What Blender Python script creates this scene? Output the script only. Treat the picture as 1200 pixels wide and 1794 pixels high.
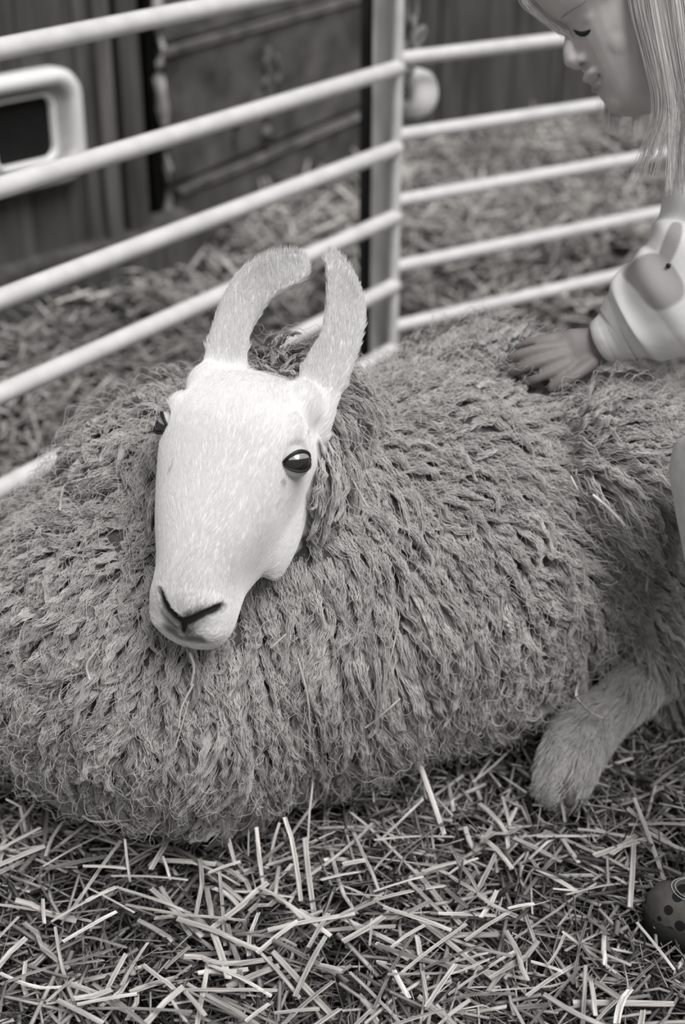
import bpy, bmesh, math, random
import numpy as np
from mathutils import Vector, Matrix
from mathutils.bvhtree import BVHTree
from mathutils.kdtree import KDTree

random.seed(7)
rng = np.random.default_rng(11)
for o in list(bpy.data.objects):
    bpy.data.objects.remove(o)
sc = bpy.context.scene
COL = sc.collection

# ------------------------------------------------------------------ camera, sky, sun, exposure
H = 1.10                      # camera height (m)
PITCH = math.radians(27.6)    # looking down
FPX = 2491.7                  # focal length in pixels of the 1200x1794 frame
cam_d = bpy.data.cameras.new('camera')
cam_d.sensor_fit = 'VERTICAL'
cam_d.sensor_height = 36.0
cam_d.lens = 50.0
cam_d.clip_start = 0.05
cam_d.dof.use_dof = True
cam_d.dof.focus_distance = 1.44
cam_d.dof.aperture_fstop = 3.2
cam = bpy.data.objects.new('camera', cam_d)
COL.objects.link(cam)
cam.location = (0, 0, H)
cam.rotation_euler = (math.pi / 2 - PITCH, 0, 0)
sc.camera = cam

world = bpy.data.worlds.new('overcast_sky')
sc.world = world
world.use_nodes = True
bg = world.node_tree.nodes['Background']
bg.inputs['Color'].default_value = (1.0, 0.985, 0.98, 1)
bg.inputs['Strength'].default_value = 0.37

sun_d = bpy.data.lights.new('soft_sun', 'SUN')
sun_d.energy = 3.4
sun_d.angle = math.radians(38)
sun_d.color = (1.0, 0.985, 0.98)
sun = bpy.data.objects.new('soft_sun', sun_d)
COL.objects.link(sun)
sun.rotation_euler = Vector((0.32, -0.38, 0.87)).to_track_quat('Z', 'Y').to_euler()

sc.view_settings.view_transform = 'Standard'
sc.view_settings.look = 'None'
sc.view_settings.gamma = 1.0
sc.view_settings.use_curve_mapping = False
sc.view_settings.exposure = 0.0

# ------------------------------------------------------------------ helpers
SP, CP = math.sin(PITCH), math.cos(PITCH)
CR = np.array([1.0, 0, 0]); CU = np.array([0, SP, CP]); CB = np.array([0, -CP, SP])   # right, up, towards camera
CAM = np.array([0, 0, H])

def ray(px, py):
    return CR * ((px - 600) / FPX) - CU * ((py - 897) / FPX) - CB

def at_depth(px, py, dep):
    return CAM + ray(px, py) * dep

def at_z(px, py, z):
    d = ray(px, py)
    return CAM + d * ((z - H) / d[2])

def new_mesh(name, verts, faces, smooth=True):
    me = bpy.data.meshes.new(name)
    me.from_pydata([tuple(map(float, v)) for v in verts], [], [tuple(int(i) for i in f) for f in faces])
    if smooth:
        me.shade_smooth()
    me.update()
    return me

def link(name, data, mat=None, parent=None):
    o = bpy.data.objects.new(name, data)
    COL.objects.link(o)
    if mat is not None and data is not None:
        data.materials.clear()
        data.materials.append(mat)
    if parent is not None:
        o.parent = parent
    return o

def tag(o, label=None, cat=None, group=None, kind=None):
    if label: o['label'] = label
    if cat: o['category'] = cat
    if group: o['group'] = group
    if kind: o['kind'] = kind
    return o

def thing(name, label, cat, group=None):
    return tag(link(name, None), label, cat, group)

def basis(t, hint=(0, 0, 1)):
    t = np.asarray(t, float); t = t / np.linalg.norm(t)
    h = np.asarray(hint, float)
    a = h - t * h.dot(t)
    if np.linalg.norm(a) < 1e-4:
        h = np.array([0, 1.0, 0]); a = h - t * h.dot(t)
    a /= np.linalg.norm(a)
    return t, a, np.cross(t, a)

def smooth_path(pts, n):
    """Catmull-Rom through pts, n samples; pts may carry extra columns (radii)."""
    P = np.asarray(pts, float)
    P = np.vstack([2 * P[0] - P[1], P, 2 * P[-1] - P[-2]])
    m = len(P) - 3
    out = []
    for u in np.linspace(0, m, n):
        i = min(int(u), m - 1); f = u - i
        p0, p1, p2, p3 = P[i:i + 4]
        out.append(0.5 * ((2 * p1) + (p2 - p0) * f + (2 * p0 - 5 * p1 + 4 * p2 - p3) * f * f + (3 * p1 - p0 - 3 * p2 + p3) * f ** 3))
    return np.array(out)

def tube(pts, ra, rb=None, n=12, hint=(0, 0, 1), round_ends=True):
    """Closed tube through pts with radii ra (along hint) and rb (across). Returns verts, faces."""
    P = np.asarray(pts, float)
    k = len(P)
    ra = np.broadcast_to(np.asarray(ra, float), (k,)).copy()
    rb = ra.copy() if rb is None else np.broadcast_to(np.asarray(rb, float), (k,)).copy()
    T = np.gradient(P, axis=0)
    C, A, B, RA, RB = [], [], [], [], []
    def put(c, a, b, x, y):
        C.append(c); A.append(a); B.append(b); RA.append(x); RB.append(y)
    fr = [basis(t, hint) for t in T]
    if round_ends:
        for q in (0.12, 0.5, 0.85):
            t, a, b = fr[0]; s = math.sqrt(1 - (1 - q) ** 2)
            put(P[0] - t * min(ra[0], rb[0]) * (1 - q), a, b, ra[0] * s, rb[0] * s)
    for i in range(k):
        put(P[i], fr[i][1], fr[i][2], ra[i], rb[i])
    if round_ends:
        for q in (0.85, 0.5, 0.12):
            t, a, b = fr[-1]; s = math.sqrt(1 - (1 - q) ** 2)
            put(P[-1] + t * min(ra[-1], rb[-1]) * (1 - q), a, b, ra[-1] * s, rb[-1] * s)
    V, F = [], []
    for c, a, b, x, y in zip(C, A, B, RA, RB):
        for j in range(n):
            w = 2 * math.pi * j / n
            V.append(c + a * x * math.cos(w) + b * y * math.sin(w))
    m = len(C)
    for i in range(m - 1):
        for j in range(n):
            F.append((i * n + j, i * n + (j + 1) % n, (i + 1) * n + (j + 1) % n, (i + 1) * n + j))
    V.append(C[0]); V.append(C[-1])
    for j in range(n):
        F.append((m * n, (j + 1) % n, j))
        F.append((m * n + 1, (m - 1) * n + j, (m - 1) * n + (j + 1) % n))
    return V, F

def ellipsoid(c, r, axes=None, nu=24, nv=14):
    axes = np.eye(3) if axes is None else np.asarray(axes, float)
    c = np.asarray(c, float)
    V, F = [], []
    for i in range(1, nv):
        th = math.pi * i / nv
        for j in range(nu):
            ph = 2 * math.pi * j / nu
            l = np.array([r[0] * math.sin(th) * math.cos(ph), r[1] * math.sin(th) * math.sin(ph), r[2] * math.cos(th)])
            V.append(c + l @ axes)
    for i in range(nv - 2):
        for j in range(nu):
            F.append((i * nu + j, (i + 1) * nu + j, (i + 1) * nu + (j + 1) % nu, i * nu + (j + 1) % nu))
    V.append(c + np.array([0, 0, r[2]]) @ axes); V.append(c - np.array([0, 0, r[2]]) @ axes)
    a, b = len(V) - 2, len(V) - 1
    for j in range(nu):
        F.append((a, j, (j + 1) % nu))
        F.append((b, (nv - 2) * nu + (j + 1) % nu, (nv - 2) * nu + j))
    return V, F

def join(parts):
    V, F = [], []
    for v, f in parts:
        b = len(V)
        V += list(v)
        F += [tuple(i + b for i in q) for q in f]
    return V, F

def union(name, parts, voxel, smooth=4):
    """Grow several closed shapes into one continuous skin."""
    V, F = join(parts)
    me = new_mesh(name + '_raw', V, F)
    o = link(name + '_raw', me)
    r = o.modifiers.new('r', 'REMESH'); r.mode = 'VOXEL'; r.voxel_size = voxel; r.use_smooth_shade = True
    if smooth:
        s = o.modifiers.new('s', 'SMOOTH'); s.iterations = smooth; s.factor = 0.5
    dg = bpy.context.evaluated_depsgraph_get()
    out = bpy.data.meshes.new_from_object(o.evaluated_get(dg))
    out.name = name
    bpy.data.objects.remove(o); bpy.data.meshes.remove(me)
    out.shade_smooth()
    return out

def mesh_arrays(me):
    n = len(me.vertices)
    co = np.empty(n * 3); me.vertices.foreach_get('co', co)
    no = np.empty(n * 3); me.vertices.foreach_get('normal', no)
    return co.reshape(-1, 3), no.reshape(-1, 3)

def sample_surface(me, count, rg):
    me.calc_loop_triangles()
    co, no = mesh_arrays(me)
    t = np.empty(len(me.loop_triangles) * 3, dtype=np.int32)
    me.loop_triangles.foreach_get('vertices', t); t = t.reshape(-1, 3)
    a, b, c = co[t[:, 0]], co[t[:, 1]], co[t[:, 2]]
    ar = np.linalg.norm(np.cross(b - a, c - a), axis=1)
    idx = rg.choice(len(t), size=count, p=ar / ar.sum())
    r1 = np.sqrt(rg.random(count)); r2 = rg.random(count)
    w = np.stack([1 - r1, r1 * (1 - r2), r1 * r2], 1)
    p = w[:, :1] * a[idx] + w[:, 1:2] * b[idx] + w[:, 2:] * c[idx]
    n = w[:, :1] * no[t[idx, 0]] + w[:, 1:2] * no[t[idx, 1]] + w[:, 2:] * no[t[idx, 2]]
    return p, n / np.linalg.norm(n, axis=1, keepdims=True)

def set_attr(me, name, vals):
    a = me.attributes.new(name, 'FLOAT', 'POINT')
    a.data.foreach_set('value', np.asarray(vals, dtype=np.float32))

def fibres(name, P, R, mat, parent=None, shade=None):
    """P: (count, points, 3) fibre paths; R: (points,) or (count, points) radii -> one hair object."""
    n, k, _ = P.shape
    hc = bpy.data.hair_curves.new(name)
    hc.add_curves([k] * n)
    hc.attributes['position'].data.foreach_set('vector', P.astype(np.float32).ravel())
    ra = hc.attributes.get('radius') or hc.attributes.new('radius', 'FLOAT', 'POINT')
    ra.data.foreach_set('value', np.broadcast_to(R, (n, k)).astype(np.float32).ravel())
    if shade is not None:
        sa = hc.attributes.new('shade', 'FLOAT', 'CURVE')
        sa.data.foreach_set('value', shade.astype(np.float32))
    return link(name, hc, mat, parent)

def unit(a):
    return a / np.maximum(np.linalg.norm(a, axis=-1, keepdims=True), 1e-9)

def vnoise(p, scale, seed=0):
    """Cheap smooth pseudo-noise in [-1, 1] for arrays of points."""
    r = np.random.default_rng(seed)
    out = 0
    for _ in range(5):
        k = r.normal(size=p.shape[-1]) * scale
        out = out + np.sin(p @ k + r.random() * 6.28)
    return out / 3.0

# ------------------------------------------------------------------ materials
def material(name, col, rough=0.8, noise=0.0, nscale=20, stretch=(1, 1, 1), bump=0.0, attr=None, metal=0.0, spec=0.3, attr_lo=None, detail=5):
    m = bpy.data.materials.new(name); m.use_nodes = True
    nt = m.node_tree; N = nt.nodes; L = nt.links
    b = N['Principled BSDF']
    b.inputs['Roughness'].default_value = rough
    b.inputs['Metallic'].default_value = metal
    b.inputs['Specular IOR Level'].default_value = spec
    rgb = N.new('ShaderNodeRGB'); rgb.outputs[0].default_value = (*col, 1)
    out = rgb.outputs[0]
    tc = N.new('ShaderNodeTexCoord'); mp = N.new('ShaderNodeMapping'); mp.inputs['Scale'].default_value = stretch
    L.new(tc.outputs['Object'], mp.inputs['Vector'])
    nz = N.new('ShaderNodeTexNoise'); nz.inputs['Scale'].default_value = nscale; nz.inputs['Detail'].default_value = detail
    L.new(mp.outputs[0], nz.inputs['Vector'])
    if noise:
        mr = N.new('ShaderNodeMapRange')
        mr.inputs[1].default_value = 0.3; mr.inputs[2].default_value = 0.7
        mr.inputs[3].default_value = 1 - noise; mr.inputs[4].default_value = 1 + noise
        L.new(nz.outputs[0], mr.inputs[0])
        mx = N.new('ShaderNodeMix'); mx.data_type = 'RGBA'; mx.blend_type = 'MULTIPLY'; mx.inputs[0].default_value = 1
        L.new(out, mx.inputs[6]); L.new(mr.outputs[0], mx.inputs[7]); out = mx.outputs[2]
    if attr:
        at = N.new('ShaderNodeAttribute'); at.attribute_name = attr
        mx = N.new('ShaderNodeMix'); mx.data_type = 'RGBA'
        if attr_lo is None:          # multiply
            mx.blend_type = 'MULTIPLY'; mx.inputs[0].default_value = 1
            L.new(out, mx.inputs[6]); L.new(at.outputs['Fac'], mx.inputs[7])
        else:                        # mix towards a second colour
            L.new(at.outputs['Fac'], mx.inputs[0]); L.new(out, mx.inputs[6]); mx.inputs[7].default_value = (*attr_lo, 1)
        out = mx.outputs[2]
    L.new(out, b.inputs['Base Color'])
    if bump:
        bp = N.new('ShaderNodeBump'); bp.inputs['Strength'].default_value = bump; bp.inputs['Distance'].default_value = 0.01
        L.new(nz.outputs[0], bp.inputs['Height']); L.new(bp.outputs[0], b.inputs['Normal'])
    return m

def g(v, w=0.04):
    return (v * (1 + w * .5), v, v * (1 - w * .6))

M = {}
M['soil'] = material('dark_litter', g(.02, .2), 1, .5, 40, bump=.6)
M['straw'] = material('straw', g(.45, .07), .7, .35, 60, (1, 1, 1), attr='shade', spec=.2)
M['stalk'] = material('straw_stalk', g(.60, .07), .6, .45, 1.0, (14, 700, 700), attr='shade', spec=.3, bump=.25)
M['straw_far'] = material('straw_far', g(.70, .07), .8, .3, 30, attr='shade', spec=.1)
M['rail'] = material('galvanised_tube', g(.66, .02), .42, .10, 25, metal=.0, spec=.6, bump=.02)
M['channel'] = material('dull_steel', g(.62, .02), .5, .2, 12, (3, 3, .6), metal=.0, spec=.5)
M['dark_strip'] = material('dark_strip_grain', g(.035), .9, .4, 20, (4, 4, .6), bump=.3)
M['plank'] = material('weathered_plank', g(.072, .08), .9, .5, 9, (3, 3, .35), bump=.3)
M['plank_pale'] = material('weathered_plank_pale', g(.10, .08), .9, .5, 9, (3, 3, .35), bump=.3)
M['board'] = material('weathered_board', g(.085, .08), .9, .55, 7, (1.2, 1.2, 1.5), bump=.3)
M['ledge'] = material('pale_wood_lit_edge', g(.15, .08), .9, .5, 12, bump=.3)
M['ragged'] = material('ragged_pale_edge', g(.35, .05), .9, .6, 22, bump=.4)
M['black'] = material('painted_dark', g(.008), .95, .3, 20)
M['white_plastic'] = material('white_plastic', g(.84, .01), .4, .05, 8)
M['grey_plastic'] = material('grey_plastic', g(.42, .01), .5, .1, 12, (1, 1, 4))
M['chain'] = material('dull_chain', g(.30), .5, .3, 40)
M['lick'] = material('white_block', g(.84, .02), .6, .12, 18, bump=.1)
M['wool_skin'] = material('wool_under', g(.20, .06), 1, .4, 40, attr='dark', attr_lo=(.012, .011, .010))
M['fleece'] = material('fleece', g(.56, .05), 1, 0, attr='shade', spec=.0)
M['face_fur'] = material('white_hair', g(.86, .015), .9, 0, attr='shade', spec=.1)
M['leg_fur'] = material('leg_hair', g(.62, .03), .9, 0, attr='shade', spec=.1)
M['eyeball'] = material('dark_eye', g(.012), .06, spec=.8)
M['sheen_grey'] = material('eye_sheen_grey', g(.28), .1, .3, 200, spec=.8)
M['lid'] = material('dark_eyelid', g(.02), .5, .3, 200)
M['hoof'] = material('horn_hoof', g(.10, .1), .5, .4, 60, (1, 1, 3))
M['hoof_pale'] = material('pale_hoof', g(.30, .1), .5, .4, 60, (1, 1, 3))
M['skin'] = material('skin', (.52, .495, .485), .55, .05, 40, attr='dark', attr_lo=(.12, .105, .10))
M['hair'] = material('fair_hair', g(.62, .05), .5, 0, attr='shade', spec=.4)
M['lash'] = material('dark_lash', g(.02), .8)
M['jacket'] = material('pale_fleece_jacket', g(.70, .01), .95, .05, 60, attr='print', attr_lo=(.33, .32, .315), bump=.05)
M['cuff'] = material('pale_cuff', g(.72, .01), .95, .05, 90, bump=.1)
M['trousers'] = material('pale_trousers', g(.60, .01), .95, .08, 60, bump=.1)
M['sole'] = material('dark_rubber', g(.02), .7, .3, 60)
M['stitch'] = material('white_thread', g(.35), .9)
M['toggle'] = material('black_toggle', g(.01), .4)

# spotted shoe cloth
m = material('spotted_cloth', g(.075, .1), .8, .2, 90)
nt = m.node_tree; vo = nt.nodes.new('ShaderNodeTexVoronoi'); vo.inputs['Scale'].default_value = 58
tc = nt.nodes.new('ShaderNodeTexCoord'); nt.links.new(tc.outputs['Object'], vo.inputs['Vector'])
lt = nt.nodes.new('ShaderNodeMath'); lt.operation = 'LESS_THAN'; lt.inputs[1].default_value = .36
nt.links.new(vo.outputs['Distance'], lt.inputs[0])
bs = nt.nodes['Principled BSDF']; src = bs.inputs['Base Color'].links[0].from_socket
mx = nt.nodes.new('ShaderNodeMix'); mx.data_type = 'RGBA'; mx.inputs[7].default_value = (.006, .006, .006, 1)
nt.links.new(lt.outputs[0], mx.inputs[0]); nt.links.new(src, mx.inputs[6]); nt.links.new(mx.outputs[2], bs.inputs['Base Color'])
M['spotted'] = m

# ------------------------------------------------------------------ ground
def ground_z(x, y):
    p = np.stack(np.broadcast_arrays(np.asarray(x, float), np.asarray(y, float)), -1)
    far = np.clip((p[..., 1] - 2.2) / 2.0, 0, 1)
    return .012 * vnoise(p, 9, 3) + .02 * vnoise(p, 4, 5) * (0.4 + far) - .012

gx = np.linspace(-2.4, 3.0, 90); gy = np.linspace(.2, 6.6, 106)
XX, YY = np.meshgrid(gx, gy)
ZZ = ground_z(XX, YY) - .012
V = np.stack([XX, YY, ZZ], -1).reshape(-1, 3)
F = [(j * 90 + i, j * 90 + i + 1, (j + 1) * 90 + i + 1, (j + 1) * 90 + i) for j in range(105) for i in range(89)]
floor = tag(link('floor', new_mesh('floor', V, F), M['soil']), 'dark earth floor under the straw bedding', None, kind='structure')

# ------------------------------------------------------------------ barn walls (three runs)
def box_between(a, b, z0, z1, th, name, mat, parent, off=0.0, wob=.004, back=None):
    """Upright board from ground point a to b (xy), z0..z1, thickness th towards the camera side (normal), pushed out by off."""
    a = np.array([a[0], a[1], 0.]); b = np.array([b[0], b[1], 0.])
    t = unit(b - a); nrm = np.array([t[1], -t[0], 0.])
    r = lambda: random.uniform(-wob, wob)
    V = []
    for s in (0, 1):
        base = a if s == 0 else b
        for z in (z0, z1):
            for d in (off, off + th):
                V.append(base + t * r() + nrm * (d + (r() if d > off else 0)) + np.array([0, 0, z + r()]))
    F = [(0, 1, 3, 2), (4, 6, 7, 5), (0, 4, 5, 1), (2, 3, 7, 6), (1, 5, 7, 3), (0, 2, 6, 4)]
    me = new_mesh(name, V, F, smooth=False)
    return link(name, me, mat, parent)

def wall(name, a, b, z1, label):
    w = box_between(a, b, -.05, z1, .02, name, M['black'], None, off=-.03, wob=0)
    tag(w, label, None, kind='structure')
    return w

W1a = np.array([-1.75, 1.95]); W1b = np.array([-.475, 3.395])     # plank run with the white frame
W2a = np.array([-.455, 3.60]); W2b = np.array([.085, 4.64])
W3a = np.array([.085, 4.64]); W3b = np.array([2.6, 6.28])

w1 = wall('wall_left', W1a, W1b, 2.3, 'dark vertical plank barn wall carrying the white frame')
d1 = unit(W1b - W1a); L1 = np.linalg.norm(W1b - W1a)
s = 0.0; k = 0
widths = [.16, .14, .15, .13, .15, .14, .16, .13, .15, .14, .13, .15, .10, .07]
for k, wd in enumerate(widths):
    if s + wd > L1 - .09: wd = L1 - .09 - s
    if wd < .02: break
    box_between(W1a + d1 * (s + .003), W1a + d1 * (s + wd - .004), .12, 2.3, .018 + random.uniform(0, .008), 'plank',
                M['plank'] if k % 3 else M['plank_pale'], w1, off=0)
    s += wd
# corner boards next to the dark slit
box_between(W1a + d1 * (L1 - .155), W1a + d1 * (L1 - .118), .1, 2.3, .03, 'plank', M['plank_pale'], w1, off=.02)
box_between(W1a + d1 * (L1 - .082), W1a + d1 * (L1 - .022), .1, 2.3, .04, 'plank', M['plank'], w1, off=.0)
beam = box_between(W1a, W1b + d1 * .12, -.03, .125, .10, 'sill_beam', M['plank'], w1, off=-.02, wob=.006)

w2 = wall('wall_back', W2a, W2b, 2.3, 'dark horizontal board barn wall with board edges paled for caught light')
hts = [(-.02, .15), (.165, .49), (.505, .86), (.875, 1.25), (1.265, 1.7), (1.715, 2.2)]
for k, (z0, z1) in enumerate(hts):
    box_between(W2a, W2b, z0, z1, .02 + (.02 if k == 0 else .004 * (k % 2)), 'board', M['board'], w2, off=0)
    V = []; t = unit(W2b - W2a); nrm = np.array([t[1], -t[0]])
    box_between(W2a, W2b, z1 - .012, z1 + .006, .012, 'lit_board_edge', M['ledge'], w2, off=.02 + (.02 if k == 0 else 0), wob=.006)  # paler colour stands for light caught on the board tops
# ragged pale edge beside the slit, a pale streak of torn wood
V = []
pts = []
for z in np.linspace(.02, 2.2, 60):
    pts.append(np.array([W2a[0] + random.uniform(-.008, .008) + .012, W2a[1] - .02, z]))
v, f = tube(pts, [random.uniform(.004, .017) for _ in pts], n=6)
link('ragged_edge', new_mesh('ragged_edge', v, f), M['ragged'], w2)
def on_wall2(px, py, off=.03):
    t = unit(W2b - W2a); nrm = np.array([t[1], -t[0], 0])
    d = ray(px, py); p0 = np.array([*W2a, 0]) + nrm * off
    return CAM + d * ((p0 - CAM).dot(nrm) / d.dot(nrm))
for (x, y0, y1, r) in ((466, 88, 168, .012), (468, 190, 262, .016), (412, 215, 250, .009), (487, 100, 160, .007)):
    q = [on_wall2(x + random.uniform(-3, 3), y) for y in np.linspace(y0, y1, 9)]
    v, f = tube(q, [r * random.uniform(.6, 1.1) for _ in q], n=6)
    link('torn_sliver', new_mesh('torn_sliver', v, f), M['ledge'], w2)

w3 = wall('wall_right', W3a, W3b, 2.3, 'dark barn wall of wide upright boards behind the far gate')
d3 = unit(W3b - W3a); L3 = np.linalg.norm(W3b - W3a); s = 0
while s < L3 - .05:
    wd = min(random.choice((.2, .26, .32)), L3 - s)
    box_between(W3a + d3 * (s + .003), W3a + d3 * (s + wd - .004), .0, 2.3, .02 + random.uniform(0, .01), 'plank', M['plank'], w3, off=0)
    s += wd

# black sheet behind the slit stands in for the unlit shed inside
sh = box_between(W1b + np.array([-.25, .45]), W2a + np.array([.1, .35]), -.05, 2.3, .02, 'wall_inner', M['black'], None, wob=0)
tag(sh, 'inner shed wall behind the slit, painted black for its darkness', None, kind='structure')

# ------------------------------------------------------------------ white rounded frame on the plank wall
n1 = np.array([d1[1], -d1[0], 0]); t1 = np.array([d1[0], d1[1], 0]); p1 = np.array([*W1a, 0])
def on_wall1(px, py, off=.03):
    d = ray(px, py); p0 = p1 + n1 * off
    return CAM + d * ((p0 - CAM).dot(n1) / d.dot(n1))
c = on_wall1(143, 222, .05)
us = (c - p1).dot(t1)                                # right outer edge along the wall
zt = on_wall1(110, 116, .05)[2]; zb = on_wall1(110, 318, .05)[2]
fw, fh = .30, zt - zb
cx, cz = us - fw / 2, (zt + zb) / 2
def rrect(w, h, r, n=7):
    out = []
    for (sx, sz, a0) in ((1, 1, 0), (-1, 1, 90), (-1, -1, 180), (1, -1, 270)):
        for k in range(n):
            a = math.radians(a0 + 90 * k / (n - 1))
            out.append((sx * (w / 2 - r) + r * math.cos(a), sz * (h / 2 - r) + r * math.sin(a)))
    return out
def ring_mesh(sections):
    """sections: list of (w, h, r, off) rounded rectangles lofted in order."""
    V, F = [], []
    for (w, h, r, off) in sections:
        for (a, b) in rrect(w, h, r):
            V.append(p1 + t1 * (cx + a) + np.array([0, 0, cz + b]) + n1 * off)
    n = 28
    for i in range(len(sections) - 1):
        for j in range(n):
            F.append((i * n + j, i * n + (j + 1) % n, (i + 1) * n + (j + 1) % n, (i + 1) * n + j))
    return V, F
frm = thing('vent_frame', 'white rounded plastic frame around a dark opening on the plank wall', 'frame')
v, f = ring_mesh([(fw, fh, .06, .02), (fw, fh, .06, .055), (fw - .012, fh - .012, .055, .068), (fw - .05, fh - .05, .045, .070), (fw - .062, fh - .062, .04, .06), (fw - .064, fh - .064, .04, .03)])
link('rim', new_mesh('rim', v, f), M['white_plastic'], frm)
v, f = ring_mesh([(fw - .064, fh - .064, .04, .045), (fw - .13, fh - .10, .03, .036), (fw - .135, fh - .105, .03, .03), (fw - .137, fh - .107, .03, .022)])
link('inner_flange', new_mesh('inner_flange', v, f), M['grey_plastic'], frm)
v, f = ring_mesh([(fw - .128, fh - .098, .03, .047), (fw - .140, fh - .110, .025, .047), (fw - .142, fh - .112, .025, .03)])
link('inner_bead', new_mesh('inner_bead', v, f), M['white_plastic'], frm)
v, f = ring_mesh([(fw - .05, fh - .05, .04, .028)])
link('opening', new_mesh('opening', v, [tuple(range(28))]), M['black'], frm)  # black panel painted in for the unlit depth of the hole

# ------------------------------------------------------------------ gates
CORN = np.array([at_depth(690, 300, 2.80)[0], 2.70])
GL = np.array([-math.sin(math.radians(33.2)), -math.cos(math.radians(33.2))])
GR = np.array([math.sin(math.radians(56.8)), math.cos(math.radians(56.8))])
def rail_obj(a, b, r, name, mat, parent):
    pts = [a + (b - a) * u for u in np.linspace(0, 1, 5)]
    v, f = tube(pts, r, n=14)
    return link(name, new_mesh(name, v, f), mat, parent)
def V3(p, z): return np.array([p[0], p[1], z])

gate1 = thing('metal_gate', 'tubular metal gate running behind the white-faced sheep to the corner upright', 'gate', None)
for z in (.06, .194, .332, .464, .611, .783, .97):
    rail_obj(V3(CORN, z), V3(CORN + GL * 2.4, z), .0148, 'rail', M['rail'], gate1)
rail_obj(V3(CORN, .02), V3(CORN, 1.05), .0105, 'upright', M['rail'], gate1)
rail_obj(V3(CORN + GL * 2.4, .02), V3(CORN + GL * 2.4, 1.05), .0105, 'upright', M['rail'], gate1)

gate2 = thing('metal_gate', 'tubular metal gate behind the girl, leading away from the corner upright', 'gate', None)
c2 = CORN + np.array([-.024, .045])
for z in (.084, .211, .345, .473, .616, .775, .95):
    z = z
    rail_obj(V3(c2 + GR * .02, z), V3(c2 + GR * 2.4, z), .0140, 'rail', M['rail'], gate2)
def channel(c, w, d, z0, z1, name, mat, parent):
    """U channel open towards the camera."""
    prof = [(-w / 2, -d), (-w / 2, 0), (w / 2, 0), (w / 2, -d), (w / 2 - .005, -d), (w / 2 - .005, -.005), (-w / 2 + .005, -.005), (-w / 2 + .005, -d)]
    V = [np.array([c[0] + a, c[1] + b, z]) for z in (z0, z1) for a, b in prof]
    F = [(i, (i + 1) % 8, 8 + (i + 1) % 8, 8 + i) for i in range(8)] + [(0, 1, 6, 7), (1, 2, 5, 6), (2, 3, 4, 5), (15, 14, 9, 8), (14, 13, 10, 9), (13, 12, 11, 10)]
    return link(name, new_mesh(name, V, F, False), mat, parent)
channel(c2, .042, .02, .02, 1.3, 'upright_channel', M['channel'], gate2)
rail_obj(V3(c2 + GR * 2.4, .02), V3(c2 + GR * 2.4, 1.05), .0105, 'upright', M['rail'], gate2)

pst = link('dark_upright', None)  # dark upright that forms the narrow dark strip beside the channel
tag(pst, 'dark square strip behind the corner upright of the gates', 'post')
for (dx, wd, dep) in ((-.012, .05, .06),):
    a = c2 + np.array([dx - wd / 2 - .006, .012]); 
    V = []
    for z in (-.05, .4, .8, 1.35):
        for (qx, qy) in ((0, 0), (wd, 0), (wd, dep), (0, dep)):
            V.append((a[0] + qx + random.uniform(-.002, .002), a[1] + qy, z))
    F = [(i * 4 + j, i * 4 + (j + 1) % 4, (i + 1) * 4 + (j + 1) % 4, (i + 1) * 4 + j) for i in range(3) for j in range(4)] + [(3, 2, 1, 0), (12, 13, 14, 15)]
    link('shaft', new_mesh('shaft', V, F, False), M['dark_strip'], pst)

# chain with a white ring-shaped block
ch = thing('hanging_chain', 'dull chain hanging beside the corner upright of the gates', 'chain')
def link_mesh(r=.018, l=.022, t=.0055):
    V, F = [], []
    n, m_ = 16, 6
    for i in range(n):
        a = 2 * math.pi * i / n
        cx_, cz_ = r * .62 * math.cos(a), r * math.sin(a) + (l if math.sin(a) > 0 else -l) * .5
        ox, oz = math.cos(a), math.sin(a)
        for j in range(m_):
            b = 2 * math.pi * j / m_
            V.append((cx_ + ox * t * math.cos(b), t * math.sin(b), cz_ + oz * t * math.cos(b)))
    for i in range(n):
        for j in range(m_):
            F.append((i * m_ + j, ((i + 1) % n) * m_ + j, ((i + 1) % n) * m_ + (j + 1) % m_, i * m_ + (j + 1) % m_))
    return new_mesh('chain_link', V, F)
lm = link_mesh(); lm.materials.append(M['chain'])
zc = at_depth(716, 112, 2.74)
for k in range(14):
    o = link('chain_link', lm, None, ch)
    o.location = (zc[0] + .004 * math.sin(k * 1.3), zc[1], zc[2] + .012 + k * .046)
    o.rotation_euler = (0, 0, (k % 2) * math.pi / 2 + .4)
o = link('chain_link', lm, None, ch); o.location = (zc[0] + .014, zc[1] + .01, zc[2] + .04); o.rotation_euler = (.3, .5, 1)
lk = thing('salt_lick', 'white rounded block with a hole hanging from the chain', 'block')
V, F = [], []
cc = at_depth(727, 163, 2.80)
ax_h = unit(np.array([-.70, -.70, .10]))            # axis of the hole
_, ea, eb = basis(ax_h, (0, 0, 1))
prof = [(.014, .028), (.019, .034), (.030, .036), (.041, .030), (.046, .015), (.047, -.005), (.043, -.024), (.034, -.034), (.02, -.036), (.014, -.032)]
for i in range(28):
    a = 2 * math.pi * i / 28
    for (r, h_) in prof:
        V.append(cc + ax_h * h_ + (ea * math.cos(a) * 1.02 + eb * math.sin(a) * .92) * r)
n = len(prof)
for i in range(28):
    for j in range(n):
        F.append((i * n + j, i * n + (j + 1) % n, ((i + 1) % 28) * n + (j + 1) % n, ((i + 1) % 28) * n + j))
link('block', new_mesh('block', V, F), M['lick'], lk)
lk.name = 'salt_lick'

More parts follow.
